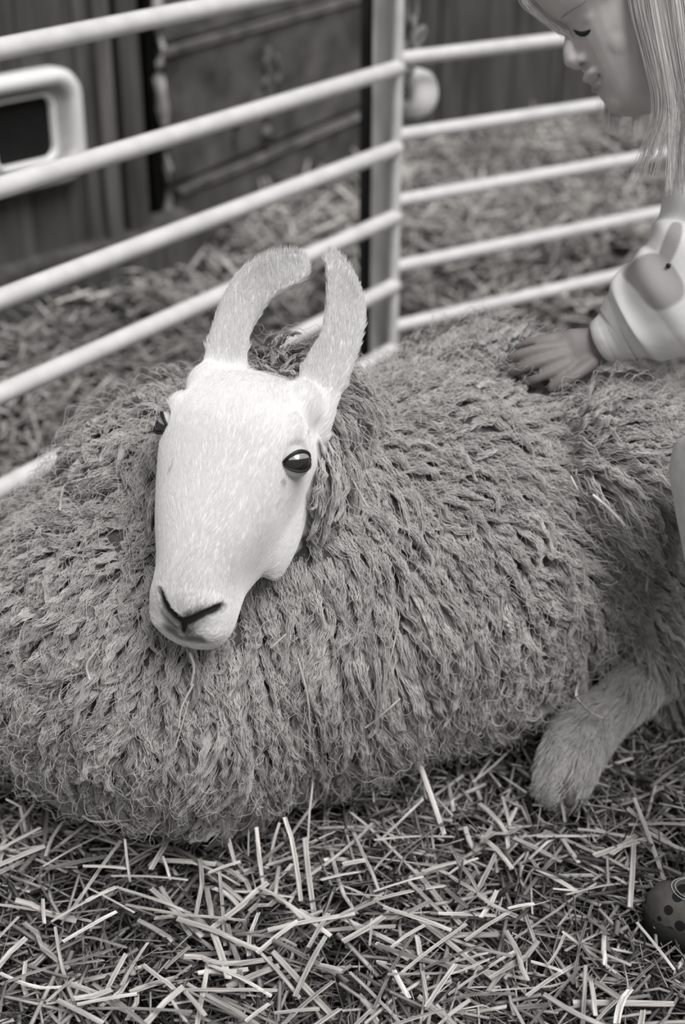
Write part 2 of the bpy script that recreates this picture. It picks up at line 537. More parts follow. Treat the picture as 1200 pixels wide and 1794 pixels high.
# ------------------------------------------------------------------ the sheep
HO = at_depth(414, 771, 1.42)                        # midpoint between the eyes
HL = unit(.978 * (-.262 * CR - .965 * CU) + .17 * CB)  # poll -> nose
N0 = unit(CB - HL * CB.dot(HL))
S0 = np.cross(HL, N0)
if S0.dot(CR) < 0: S0 = -S0
YAW = math.radians(17)
HN = N0 * math.cos(YAW) - S0 * math.sin(YAW)
HS = S0 * math.cos(YAW) + N0 * math.sin(YAW)
def hp(s, S, N): return HO + HL * s + HS * S + HN * N

stations = [  # s, dorsal N, ventral N, half width, where the width sits (N)
    (-.076, -.010, -.055, .030, -.03), (-.064, .016, -.075, .052, -.02), (-.046, .036, -.090, .060, -.01), (-.022, .050, -.100, .069, .0),
    (.000, .055, -.106, .076, .002), (.030, .054, -.108, .073, .0), (.060, .052, -.106, .067, -.004), (.090, .049, -.101, .060, -.008),
    (.113, .045, -.092, .053, -.010), (.132, .041, -.074, .0465, -.010), (.148, .037, -.061, .0435, -.010), (.164, .031, -.055, .0440, -.010),
    (.178, .022, -.053, .0430, -.012), (.190, .011, -.051, .0395, -.016), (.200, -.003, -.048, .032, -.020), (.206, -.014, -.043, .021, -.026), (.209, -.024, -.034, .009, -.029)]
ss = smooth_path(stations, 44)
V, F = [], []
nr = 36
for (s_, nd, nv, w, nm) in ss:
    for j in range(nr):
        a = 2 * math.pi * j / nr
        ca, sa = math.cos(a), math.sin(a)            # a = 0 dorsal
        e = .82
        x = w * math.copysign(abs(sa) ** e, sa)
        y = nm + ((nd - nm) if ca > 0 else (nm - nv)) * math.copysign(abs(ca) ** (.92 if ca > 0 else .8), ca)
        if ca > 0: x *= 1 - .10 * ca ** 2
        V.append(hp(s_, x, y))
m_ = len(ss)
for i in range(m_ - 1):
    for j in range(nr):
        F.append((i * nr + j, i * nr + (j + 1) % nr, (i + 1) * nr + (j + 1) % nr, (i + 1) * nr + j))
F.append(tuple(range(nr))[::-1]); F.append(tuple((m_ - 1) * nr + j for j in range(nr)))
head_parts = [(V, F)]
axes = np.array([HS, HL, HN])
for sg in (1, -1):
    head_parts.append(ellipsoid(hp(-.012, sg * .059, .018), (.013, .022, .017), axes))          # brow
    head_parts.append(ellipsoid(hp(.060, sg * .050, -.060), (.018, .062, .040), axes))          # cheek
    head_parts.append(ellipsoid(hp(.180, sg * .022, -.012), (.020, .022, .020), axes))          # nostril wing
    head_parts.append(ellipsoid(hp(-.048, sg * .052, -.012), (.020, .028, .028), axes))         # ear root
head_parts.append(ellipsoid(hp(.188, 0, -.044), (.026, .018, .012), axes))                      # lower lip
# ears: traced centre lines with half widths, thickness of their own
# the ear strip lies in the image plane: width across its own path
def ear2(pts):
    P = smooth_path(pts, 26)
    C = np.array([at_depth(p[0], p[1], 1.42 + p[3]) for p in P])
    T = unit(np.gradient(C, axis=0))
    hw = P[:, 2] * 1.42 / FPX
    th = np.minimum(np.interp(np.linspace(0, 1, 26), [0, .2, .7, 1], [.020, .0075, .0052, .004]), hw)
    V, F = [], []
    n = 18
    for c, t, w, h_ in zip(C, T, hw, th):
        a = unit(np.cross(t, CB)); b = np.cross(a, t)
        for j in range(n):
            q = 2 * math.pi * j / n
            x = math.cos(q)
            V.append(c + a * w * x + b * (h_ * math.copysign(abs(math.sin(q)) ** .6, math.sin(q)) + .005 * x * x))
    for i in range(len(C) - 1):
        for j in range(n):
            F.append((i * n + j, i * n + (j + 1) % n, (i + 1) * n + (j + 1) % n, (i + 1) * n + j))
    F.append(tuple(range(n))[::-1]); F.append(tuple((len(C) - 1) * n + j for j in range(n)))
    return V, F
earL = ear2([(408, 735, 40, .06), (400, 700, 48, .05), (394, 648, 46, .038), (403, 590, 34, .04), (420, 545, 36, .045), (447, 503, 38, .045), (482, 482, 34, .04), (512, 472, 30, .036), (530, 468, 24, .033), (539, 467, 14, .032)])
earR = ear2([(515, 775, 46, .05), (532, 742, 52, .032), (551, 698, 48, .027), (575, 645, 40, .03), (598, 592, 36, .035), (605, 545, 36, .04), (601, 508, 30, .04), (590, 474, 20, .04), (577, 452, 12, .04), (571, 443, 7, .04)])
head_parts += [earL, earR]
head_me = union('head', head_parts, .0026, 10)

bm = bmesh.new(); bm.from_mesh(head_me)
roots = [(at_depth(392, 660, 1.45), .034), (at_depth(545, 712, 1.44), .036), (at_depth(330, 672, 1.44), .026), (hp(-.045, 0, .03), .05)]
sel = [v for v in bm.verts if any((np.array(v.co) - c_) @ (np.array(v.co) - c_) < r_ * r_ for c_, r_ in roots)]
for _ in range(28):
    bmesh.ops.smooth_vert(bm, verts=sel, factor=.5, use_axis_x=True, use_axis_y=True, use_axis_z=True)
bm.to_mesh(head_me); bm.free(); head_me.update()

# nose leather and other dark marks, located on the head by sight lines
hco, hno = mesh_arrays(head_me)
bv = BVHTree.FromPolygons([tuple(v) for v in hco], [tuple(p.vertices) for p in head_me.polygons])
def on_head(px, py):
    d = ray(px, py)
    hit = bv.ray_cast(Vector(CAM), Vector(d))
    return np.array(hit[0]) if hit[0] is not None else at_depth(px, py, 1.36)
def poly_dist(co, pts, rad):
    best = np.full(len(co), 9.0)
    for (a, ra), (b, rb) in zip(zip(pts[:-1], rad[:-1]), zip(pts[1:], rad[1:])):
        ab = b - a; u = np.clip(((co - a) @ ab) / max(ab @ ab, 1e-9), 0, 1)
        d = np.linalg.norm(co - a - u[:, None] * ab, axis=1) - (ra + (rb - ra) * u)
        best = np.minimum(best, d)
    return best
PXM = 1.37 / FPX
def stroke(co, pix, rad):
    return poly_dist(co, [on_head(*p) for p in pix], [r * PXM for r in rad])
# refine the muzzle so that nostrils have crisp edges
bm = bmesh.new(); bm.from_mesh(head_me)
muz = hp(.190, 0, -.01)
es = set()
for fce in bm.faces:
    if (np.array(fce.calc_center_median()) - muz) @ HL > -.05:
        es.update(fce.edges)
bmesh.ops.subdivide_edges(bm, edges=list(es), cuts=1, use_grid_fill=True)
bm.normal_update(); bm.to_mesh(head_me); bm.free()
hco, hno = mesh_arrays(head_me)
core = np.minimum.reduce([
    stroke(hco, [(281, 1036), (285, 1052), (296, 1072), (313, 1088), (322, 1093)], [4, 7, 8, 9, 9]),
    stroke(hco, [(386, 1064), (376, 1070), (356, 1078), (338, 1087), (324, 1093)], [5, 7, 6, 7, 9]),
    stroke(hco, [(321, 1092), (320, 1104), (319, 1112)], [8, 5, 3])])
halo = np.minimum.reduce([
    stroke(hco, [(283, 1042), (293, 1074), (310, 1094), (322, 1102)], [2, 7, 12, 12]),
    stroke(hco, [(385, 1064), (360, 1074), (335, 1084), (322, 1096)], [3, 6, 10, 12]),
    stroke(hco, [(300, 1104), (320, 1116), (350, 1121)], [5, 6, 4])])
ridge = stroke(hco, [(296, 1062), (314, 1079), (340, 1077), (366, 1069)], [1, 2, 2, 1])
eye_r = stroke(hco, [(505, 805), (520, 790), (545, 785), (540, 815), (525, 824), (508, 808)], [3, 3, 3, 3, 3, 3])
spots = np.minimum.reduce([stroke(hco, [(492, 850), (497, 856)], [2, 2]), stroke(hco, [(538, 768), (541, 768)], [1, 1]), stroke(hco, [(484, 886), (486, 889)], [1, 1]),
                           stroke(hco, [(300, 821), (300, 824)], [1, 1]), stroke(hco, [(297, 832), (295, 834)], [1, 1])])
px1 = PXM
dark = np.clip(1 - core / (3.5 * px1), 0, 1) * .97
dark = np.maximum(dark, np.clip(1 - halo / (12 * px1), 0, 1) * .72)
dark = np.maximum(dark, np.clip(1 - spots / (2.5 * px1), 0, 1) * .6)
groove = np.clip(1 - core / (4 * px1), 0, 1)
hco2 = hco - hno * (groove * .0045)[:, None]
EYE = {1: hp(.0125, .0700, .0140), -1: hp(.004, -.0655, .0165)}
LOOK = {sg: unit(HS * sg * .78 + HN * .61 + HL * .05) for sg in (1, -1)}
for sg in (1, -1):
    e_ = EYE[sg] + LOOK[sg] * .011
    dd_ = np.linalg.norm(hco2 - e_, axis=1)
    hco2 = hco2 - LOOK[sg] * (np.clip(1 - (dd_ / .021) ** 2, 0, 1) * .009)[:, None]
set_attr(head_me, 'dark', dark)
head_me.vertices.foreach_set('co', hco2.astype(np.float32).ravel())
head_me.update()

# body under the wool
U = unit(np.array([.86, .51, 0])); Wd = np.array([U[1], -U[0], 0])
bax = np.array([U, Wd, [0, 0, 1]])
body_parts = [
    ellipsoid((-.195, 1.43, .195), (.240, .235, .210), bax),
    ellipsoid((-.03, 1.48, .222), (.25, .220, .240), bax),
    ellipsoid((-.175, 1.485, .300), (.170, .165, .170), bax),
    ellipsoid((.12, 1.550, .230), (.26, .225, .240), bax),
    ellipsoid((.185, 1.635, .258), (.17, .17, .230), bax),
    ellipsoid((.43, 1.580, .170), (.14, .15, .195), bax),                                       # haunch
    tube([(-.11, 1.47, .28), (-.09, 1.40, .41), tuple(hp(-.01, 0, -.06))], [.18, .125, .08], n=20),     # neck
    ellipsoid(at_depth(1078, 800, 1.69), (.100, .130, .090)),                                   # rump
    ellipsoid(at_depth(495, 712, 1.545), (.085, .070, .055)),                                   # nape
]
body_me = union('body', body_parts, .012, 6)
bco, bno = mesh_arrays(body_me)
set_attr(body_me, 'dark', np.zeros(len(bco)))
# one leg stretched out from under the belly
leg_px = [(1150, 1165, 40, .12), (1110, 1208, 36, .10), (1064, 1248, 36, .085), (1025, 1284, 39, .075), (1003, 1325, 41, .062), (990, 1358, 38, .045)]
LP = np.array([np.append(at_z(p[0], p[1], p[3]), p[2] * 1.75 / FPX) for p in leg_px])
LP = smooth_path(LP, 16)
leg_v, leg_f = tube(LP[:, :3], LP[:, 3], LP[:, 3] * .92, n=18)
leg_me = union('leg', [(leg_v, leg_f)], .006, 2)

# weld body, leg and head into one skin
def weld(base, others):
    o = link('weld_base', base)
    for me in others:
        p = link('weld_piece', me)
        b = o.modifiers.new('b', 'BOOLEAN'); b.operation = 'UNION'; b.solver = 'EXACT'; b.object = p
        dg = bpy.context.evaluated_depsgraph_get()
        out = bpy.data.meshes.new_from_object(o.evaluated_get(dg))
        o.modifiers.clear(); o.data = out
        bpy.data.objects.remove(p)
    out = o.data
    bpy.data.objects.remove(o)
    return out
for me in (leg_me,):
    set_attr(me, 'dark', np.zeros(len(me.vertices)))
skin = weld(body_me, [leg_me, head_me])
skin.name = 'sheep'
nsk = len(skin.vertices)
print('sheep skin verts', nsk)
# white where the face hair grows, elsewhere dark to paint shade between the locks
sco, sno = mesh_arrays(skin)
kdt = KDTree(len(hco2))
for i_, p_ in enumerate(hco2): kdt.insert(Vector(p_), i_)
kdt.balance()
dk_ = np.zeros(nsk)
for i_, p_ in enumerate(sco):
    _, k_, d_ = kdt.find(Vector(p_))
    if d_ < .003: dk_[i_] = dark[k_]
skin.attributes['dark'].data.foreach_set('value', dk_.astype(np.float32))
rel = sco - HO
inhead = ((rel @ HL) > -.075) & (np.abs(rel @ HS) < .11) & (rel @ HN > -.125)
earz = np.zeros(nsk, bool)
kd_head = BVHTree.FromPolygons([tuple(v) for v in hco2], [tuple(p.vertices) for p in head_me.polygons])
near = np.array([ (kd_head.find_nearest(Vector(p), .004)[0] is not None) for p in sco ])
face = near.astype(float)
legn = np.zeros(nsk)
dl = poly_dist(sco, [p for p in LP[:, :3]], list(LP[:, 3]))
set_attr(skin, 'face', face)
set_attr(skin, 'leg', ((dl < .003) & (face < .5)).astype(float))
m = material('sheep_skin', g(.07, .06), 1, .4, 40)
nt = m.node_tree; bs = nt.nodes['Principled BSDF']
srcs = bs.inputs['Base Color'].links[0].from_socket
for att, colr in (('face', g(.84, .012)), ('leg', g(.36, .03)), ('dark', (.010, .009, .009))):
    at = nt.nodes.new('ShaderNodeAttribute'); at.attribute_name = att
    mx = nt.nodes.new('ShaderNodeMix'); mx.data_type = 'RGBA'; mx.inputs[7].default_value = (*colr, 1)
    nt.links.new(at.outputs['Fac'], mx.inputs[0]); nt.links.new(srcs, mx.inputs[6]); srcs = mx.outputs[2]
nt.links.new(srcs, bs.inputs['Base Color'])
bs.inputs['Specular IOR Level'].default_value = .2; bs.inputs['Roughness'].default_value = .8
skin.shade_smooth()
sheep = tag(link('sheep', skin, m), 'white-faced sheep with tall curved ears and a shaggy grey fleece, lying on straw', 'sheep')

# ---- eyes: ball, upper crescent of painted sheen, dark lid rim
def eye(sg):
    c = EYE[sg]; look = LOOK[sg]
    v, f = ellipsoid(c, (.0154, .0154, .0154), nu=28, nv=18)
    e = link('eye', new_mesh('eye', v, f), M['eyeball'], sheep)
    t, up, sd = basis(look, -HL * .84 + HN * .54)
    # grey band puts the ball's upper sheen into colour
    V, F = [], []
    for i, el in enumerate(np.linspace(12, 44, 6)):
        for k in range(13):
            az = math.radians(-52 + 104 * k / 12); q = math.radians(el)
            V.append(c + .01560 * (t * math.cos(q) * math.cos(az) + sd * math.cos(q) * math.sin(az) + up * math.sin(q)))
    for i in range(5):
        for k in range(12):
            F.append((i * 13 + k, i * 13 + k + 1, (i + 1) * 13 + k + 1, (i + 1) * 13 + k))
    link('painted_sheen', new_mesh('painted_sheen', V, F), M['sheen_grey'], e)
    # lids: hair-covered caps that leave an almond opening, and the dark rim along it
    def edge(az, sgn): return math.radians(sgn * (40 if sgn > 0 else 34)) * max(math.cos(az * 1.15), 0) ** .8
    def onball(az, q, r_): return c + r_ * (t * math.cos(q) * math.cos(az) + sd * math.cos(q) * math.sin(az) + up * math.sin(q))
    rim = []
    for sgn in (1, -1):
        V, F = [], []
        azs = [math.radians(-100 + 200 * k / 24) for k in range(25)]
        for i in range(6):
            for az in azs:
                e0 = edge(az, sgn); e1 = math.radians(sgn * 100)
                V.append(onball(az, e0 + (e1 - e0) * i / 5, .0163 + .0001 * i))
        for i in range(5):
            for k in range(24):
                F.append((i * 25 + k, i * 25 + k + 1, (i + 1) * 25 + k + 1, (i + 1) * 25 + k))
        lid = new_mesh('eyelid', V, F); set_attr(lid, 'shade', np.full(len(V), .66))
        link('eyelid', lid, M['face_fur'], e)
        ra_ = [math.radians(-78 + 156 * k / 20) for k in range(21)]
        v, f = tube([onball(az, edge(az, sgn), .0162) for az in ra_], [.0008 + (.0013 if sgn > 0 else .0007) * math.cos(az) for az in ra_], n=7, hint=t, round_ends=False)
        link('eyelid_rim', new_mesh('eyelid_rim', v, f), M['lid'], e)
    v, f = tube([onball(math.radians(-78), 0, .0163), onball(math.radians(-78), math.radians(-6), .0175) + HL * .004], [.0020, .0008], n=7)
    link('tear_duct', new_mesh('tear_duct', v, f), M['lid'], e)
eye(1); eye(-1)

# ---- hooves of the outstretched leg
end = LP[-1, :3]; dr = unit(LP[-1, :3] - LP[-5, :3]); sidev = unit(np.cross(dr, [0, 0, 1]))
for tipx, tipy, mat_ in ((940, 1352, 'hoof_pale'), (998, 1404, 'hoof')):
    a = at_z(985, 1345, .055); b_ = at_z(tipx, tipy, .040)
    v, f = tube([a, a * .4 + b_ * .6, b_], [.020, .018, .009], [.016, .015, .007], n=14)
    link('hoof', new_mesh('hoof', v, f), M[mat_], sheep)

# ---- fleece: locks of crimped fibres
def clear_of_head(p):
    r = p - HO
    s_, S_, N_ = r @ HL, r @ HS, r @ HN
    return ~((s_ > -.10) & (s_ < .20) & (np.abs(S_) < .062) & (N_ > -.030))
NF, NK = 52, 12
lp, ln = sample_surface(skin, 30000, rng)
hd = np.array([kd_head.find_nearest(Vector(p), .006)[0] is None for p in lp])
dleg = poly_dist(lp, [p for p in LP[:, :3]], list(LP[:, 3]))
ok = hd & clear_of_head(lp) & (dleg > .008) & (lp[:, 2] > .01) & (ln[:, 2] > -.8) & (np.linalg.norm(lp - EYE[-1], axis=1) > .045)
lp, ln = lp[ok], ln[ok]
def thin(P, cell):
    keep, grid = [], {}
    K = np.floor(P / cell).astype(int)
    for i in range(len(P)):
        k0, k1, k2 = K[i]
        bad = False
        for dx in (-1, 0, 1):
            for dy in (-1, 0, 1):
                for dz in (-1, 0, 1):
                    for j in grid.get((k0 + dx, k1 + dy, k2 + dz), ()):
                        if ((P[i] - P[j]) ** 2).sum() < cell * cell: bad = True
        if not bad:
            grid.setdefault((k0, k1, k2), []).append(i); keep.append(i)
    return keep
keep = thin(lp, .0119)
lp, ln = lp[keep], ln[keep]
nl = len(lp)
print('locks', nl)
skin_bv = BVHTree.FromPolygons([tuple(v) for v in sco], [tuple(p.vertices) for p in skin.polygons])
def skin_at(px, py, dflt=1.7):
    h_ = skin_bv.ray_cast(Vector(CAM), Vector(ray(px, py)))
    return np.array(h_[0]) if h_[0] is not None else at_depth(px, py, dflt)
neckc = np.array([-.09, 1.50, .48])
def n3(p, sc_, sd_): return np.stack([vnoise(p, sc_, sd_), vnoise(p, sc_, sd_ + 1), vnoise(p, sc_, sd_ + 2)], 1)
def flow_at(p, n, jit):
    away = unit(p - neckc)
    f_ = away * .75 + np.array([0, 0, -.62]) + .9 * U * np.clip((p - neckc) @ U * 2.2, 0, 1)[:, None] * np.clip(n[:, 2] + .6, 0, 1)[:, None]
    f_ = f_ + .38 * n3(p, 16, 21) + .26 * n3(p, 45, 61) + rng.normal(0, jit, p.shape)
    return unit(f_ - n * (f_ * n).sum(1, keepdims=True))
flow = flow_at(lp, ln, .16)
back = np.clip((ln[:, 2] - .45) / .4, 0, 1)                      # top of the back: short bumpy tufts
flank = np.clip((lp[:, 0] - .0) / .15, 0, 1)
length = rng.uniform(.040, .082, nl) * (1 - .30 * back) * (.85 + .25 * vnoise(lp, 10, 8))
hand_line = [skin_at(1040, 615), skin_at(985, 622), skin_at(905, 635)]
press = np.clip(1.6 - poly_dist(lp, hand_line, [.02, .035, .03]) / .02, 0, 1)
length *= 1 - .45 * press
side = np.cross(ln, flow)
lift0 = rng.uniform(.35, 1.05, nl) * (.8 + .35 * vnoise(lp, 30, 91)) * (1 - .8 * press)
rad0 = rng.uniform(.0065, .0135, nl)
ampl = rng.uniform(.0010, .0034, nl)
freq = rng.uniform(2.0, 5.0, nl)
ph = rng.random(nl) * 6.28
t = np.linspace(0, 1, NK)
lift = (np.sin(np.clip(t * 1.25, 0, 1.0) * math.pi / 2) * .40 - .10 * t ** 3)[None, :] * lift0[:, None]
along = (t ** 1.15)[None, :]
G = lp[:, None, :] + length[:, None, None] * (along[..., None] * flow[:, None, :] * .92 + lift[..., None] * ln[:, None, :])
G[..., 2] -= (length[:, None] * .15 * t[None, :] ** 2)
# neighbouring locks lean together in bigger tufts
sup = thin(lp, .034)
tree = KDTree(len(sup))
for i_, k_ in enumerate(sup): tree.insert(Vector(lp[k_]), i_)
tree.balance()
own = np.array([tree.find(Vector(p))[1] for p in lp])
stip = np.array([G[k_, -1] for k_ in sup])
pull = rng.uniform(.15, .45, nl) * (rng.random(nl) < .8)
G += (stip[own] - G[:, -1])[:, None, :] * (pull[:, None] * t[None, :] ** 1.6)[..., None]
wave = np.sin(freq[:, None] * 6.28 * t[None, :] ** 1.2 + ph[:, None]) * ampl[:, None] * np.sqrt(t)[None, :]
wave2 = np.cos(freq[:, None] * 6.28 * t[None, :] ** 1.2 + ph[:, None] * 1.7) * ampl[:, None] * .8 * np.sqrt(t)[None, :]
G += wave[..., None] * side[:, None, :] + wave2[..., None] * ln[:, None, :]
curl = rng.normal(0, .013, nl)
G += (curl[:, None] * t[None, :] ** 2.5)[..., None] * side[:, None, :]
# fibres in each lock
a = rng.random((nl, NF)) * 6.28; rr = np.sqrt(rng.random((nl, NF))) * rad0[:, None]
off = (np.cos(a) * rr)[..., None] * side[:, None, :] + (np.sin(a) * rr)[..., None] * flow[:, None, :] * .8
off_n = (np.sin(a) * rr)[..., None] * ln[:, None, :]
taper = (1.0 - .86 * t ** 1.1)
stretch = rng.uniform(.72, 1.05, (nl, NF))
ti = np.clip(t[None, None, :] * stretch[..., None], 0, 1) * (NK - 1)
i0 = np.minimum(ti.astype(int), NK - 2); fr = (ti - i0)[..., None]
idx = np.arange(nl)[:, None, None]
P = G[idx, i0] * (1 - fr) + G[idx, i0 + 1] * fr
P = P + off[:, :, None, :] * taper[None, None, :, None]
P = P + off_n[:, :, None, :] * (taper * np.minimum(t * 3, 1))[None, None, :, None]
fp = rng.random((nl, NF)) * 6.28; ff = rng.uniform(4, 9, (nl, NF)); fa = rng.uniform(.0002, .0009, (nl, NF))
cr = np.sin(ff[..., None] * 6.28 * t + fp[..., None]) * fa[..., None] * np.minimum(t * 3, 1)
P = P + cr[..., None] * side[:, None, None, :]
cr = np.cos(ff[..., None] * 5.1 * t + fp[..., None] * 1.3) * fa[..., None] * np.minimum(t * 3, 1)
P = P + cr[..., None] * ln[:, None, None, :]
loose = (rng.random((nl, NF)) < .07)[..., None] * (t ** 1.6)[None, None, :]
P = P + (loose * rng.normal(0, .009, (nl, NF, 1)))[..., None] * side[:, None, None, :]
P = P + (loose * rng.normal(.001, .005, (nl, NF, 1)))[..., None] * ln[:, None, None, :]
P = P.reshape(-1, NK, 3)
P[..., 2] = np.maximum(P[..., 2], .004)
lockshade = np.clip(.82 + .10 * vnoise(lp, 7, 31) + rng.normal(0, .08, nl), .5, 1.05)
fshade = (lockshade[:, None] * rng.uniform(.84, 1.1, (nl, NF))).ravel()
rf = np.linspace(.00042, .00024, NK)
fl = fibres('fleece', P, rf, M['fleece'], sheep, fshade)
tag(fl, kind='stuff')
# fine frizz lying over the locks
qp, qn = sample_surface(skin, 7000, rng)
hd = np.array([kd_head.find_nearest(Vector(p), .012)[0] is None for p in qp])
ok = hd & clear_of_head(qp) & (poly_dist(qp, [p for p in LP[:, :3]], list(LP[:, 3])) > .01) & (qp[:, 2] > .02) & (qn[:, 2] > -.6)
qp, qn = qp[ok], qn[ok]; nq = len(qp)
qf = flow_at(qp, qn, .5); qs = np.cross(qn, qf)
ql = rng.uniform(.020, .050, nq)
t2 = np.linspace(0, 1, 9)
P = qp[:, None, :] + qn[:, None, :] * (rng.uniform(.014, .024, nq)[:, None] + .010 * np.sin(t2 * 3.1)[None, :])[..., None] + (ql[:, None] * t2[None, :])[..., None] * qf[:, None, :]
w1_ = rng.uniform(.0008, .004, nq); f1_ = rng.uniform(5, 14, nq); p1_ = rng.random(nq) * 6.28
P = P + (w1_[:, None] * np.sin(f1_[:, None] * t2[None, :] + p1_[:, None]))[..., None] * qs[:, None, :] + (w1_[:, None] * np.cos(f1_[:, None] * t2[None, :] + p1_[:, None]))[..., None] * qn[:, None, :]
P[..., 2] = np.maximum(P[..., 2], .004)
fz = fibres('fleece_frizz', P, np.linspace(.00024, .00016, 9), M['fleece'], sheep, rng.uniform(.8, 1.1, nq))
tag(fz, kind='stuff')

# ---- short white hair of face and ears, and of the leg
fpnt, fn = sample_surface(head_me, 110000, rng)
r = fpnt - HO
s_, S_, N_ = r @ HL, r @ HS, r @ HN
eyeok = np.ones(len(fpnt), bool)
for sg in (1, -1):
    eyeok &= np.linalg.norm(fpnt - EYE[sg] - LOOK[sg] * .012, axis=1) > .0155
dk = np.minimum(stroke(fpnt, [(281, 1036), (296, 1072), (322, 1093)], [4, 7, 8]), stroke(fpnt, [(386, 1064), (356, 1078), (324, 1093)], [5, 5, 8]))
ok = eyeok & (dk > 1.5 * px1)
fpnt, fn, s_ = fpnt[ok], fn[ok], s_[ok]
is_ear = s_ < -.075
fdir = np.where(is_ear[:, None], CU * 1.0 + .25 * CR, -HL + .4 * unit(fpnt - hp(.05, 0, -.03)))
fdir = np.where((s_ > .15)[:, None], -HL * .4 + unit(fpnt - hp(.19, 0, -.02)), fdir)
fdir = fdir + .18 * np.stack([vnoise(fpnt, 60, 41), vnoise(fpnt, 60, 42), vnoise(fpnt, 60, 43)], 1) + rng.normal(0, .08, fpnt.shape)
fdir = unit(fdir - fn * (fdir * fn).sum(1, keepdims=True))
fl_len = rng.uniform(.006, .010, len(fpnt)) * np.where(is_ear, 1.25, 1) * np.where(s_ > .16, .6, 1)
tt = np.linspace(0, 1, 4)
P = fpnt[:, None, :] + fl_len[:, None, None] * (tt[None, :, None] * fdir[:, None, :] + (np.where(is_ear, .20, .10)[:, None] * np.sin(tt * 1.6)[None, :])[..., None] * fn[:, None, :])
ff_ = fibres('face_hair', P, np.array([.00016, .00015, .00011, .00004]), M['face_fur'], sheep, rng.uniform(.93, 1.0, len(fpnt)) * np.interp(s_, [-.115, -.055], [.87, 1]) * (1 - .95 * np.array([dark[kdt.find(Vector(p))[1]] for p in fpnt])))
tag(ff_, kind='stuff')
lpnt, lnn = sample_surface(leg_me, 16000, rng)
ldir = unit(unit(LP[-1, :3] - LP[0, :3]) + .45 * n3(lpnt, 70, 301) + rng.normal(0, .12, lpnt.shape) + np.array([0, 0, -.35]))
ldir = unit(ldir - lnn * (ldir * lnn).sum(1, keepdims=True))
P = lpnt[:, None, :] + rng.uniform(.016, .034, len(lpnt))[:, None, None] * (tt[None, :, None] * ldir[:, None, :] + (.38 * np.sin(tt * 1.6))[None, :, None] * lnn[:, None, :])
lf = fibres('leg_hair', P, np.array([.0003, .00028, .0002, .0001]), M['leg_fur'], sheep, rng.uniform(.75, 1.05, len(lpnt)))
tag(lf, kind='stuff')

# ------------------------------------------------------------------ the girl crouching beside the sheep
GD = 1.62
gF = unit(-.84 * CR - .54 * CU + .10 * CB)           # where the face points
gU = unit(-.54 * CR + .84 * CU)
gU = unit(gU - gF * gU.dot(gF)); gS = np.cross(gF, gU)
if gS.dot(CB) < 0: gS = -gS                           # her side towards the camera
GO = at_depth(1084, 201, GD) - gF * 0.004             # chin point in the mid plane
def gp(f, u, s): return GO + gF * f + gU * u + gS * s
# height above chin, front, back, half width
hs = [(-.020, -.040, -.075, .018), (-.010, -.014, -.082, .030), (.002, .000, -.088, .039), (.014, .005, -.096, .046), (.028, .006, -.112, .052), (.044, .007, -.132, .058), (.062, .006, -.148, .063), (.082, .006, -.158, .067),
      (.100, .003, -.166, .070), (.113, .000, -.170, .072), (.128, .008, -.174, .074), (.148, .013, -.176, .075), (.172, .011, -.170, .073), (.194, -.001, -.154, .064), (.210, -.022, -.132, .049), (.221, -.048, -.105, .028)]
hs = smooth_path(hs, 40)
V, F = [], []; nr = 32
for (u, f_, b_, w) in hs:
    c_ = (f_ + b_) / 2 - .0; hl = (f_ - b_) / 2
    for j in range(nr):
        a = 2 * math.pi * j / nr
        ca, sa = math.cos(a), math.sin(a)
        V.append(gp(c_ + hl * math.copysign(abs(ca) ** .9, ca), u, w * math.copysign(abs(sa) ** .85, sa)))
for i in range(len(hs) - 1):
    for j in range(nr):
        F.append((i * nr + j, i * nr + (j + 1) % nr, (i + 1) * nr + (j + 1) % nr, (i + 1) * nr + j))
F.append(tuple(range(nr))[::-1]); F.append(tuple((len(hs) - 1) * nr + j for j in range(nr)))
gax = np.array([gF, gS, gU])
bp_ = [(V, F)]
bp_.append(tube([gp(-.003, .114, 0), gp(.004, .102, 0), gp(.013, .090, 0), gp(.0165, .081, 0), gp(.012, .073, 0)], [.006, .007, .0085, .0095, .007], [.006, .007, .009, .0105, .009], n=12, hint=gF))   # nose
for sg in (-1, 1):
    bp_.append(ellipsoid(gp(.006, .075, sg * .010), (.010, .006, .0065), gax))                 # nostril wing
    bp_.append(ellipsoid(gp(-.016, .103, sg * .031), (.012, .016, .009), gax))                 # lid
    bp_.append(ellipsoid(gp(-.030, .062, sg * .036), (.022, .020, .026), gax))                 # cheek
    bp_.append(ellipsoid(gp(-.095, .088, sg * .070), (.018, .009, .030), gax))                 # ear
bp_.append(ellipsoid(gp(.006, .0555, 0), (.0105, .018, .0065), gax))                           # upper lip
bp_.append(ellipsoid(gp(.004, .040, 0), (.0105, .016, .0060), gax))                            # lower lip
bp_.append(ellipsoid(gp(-.006, .014, 0), (.016, .020, .015), gax))                             # chin
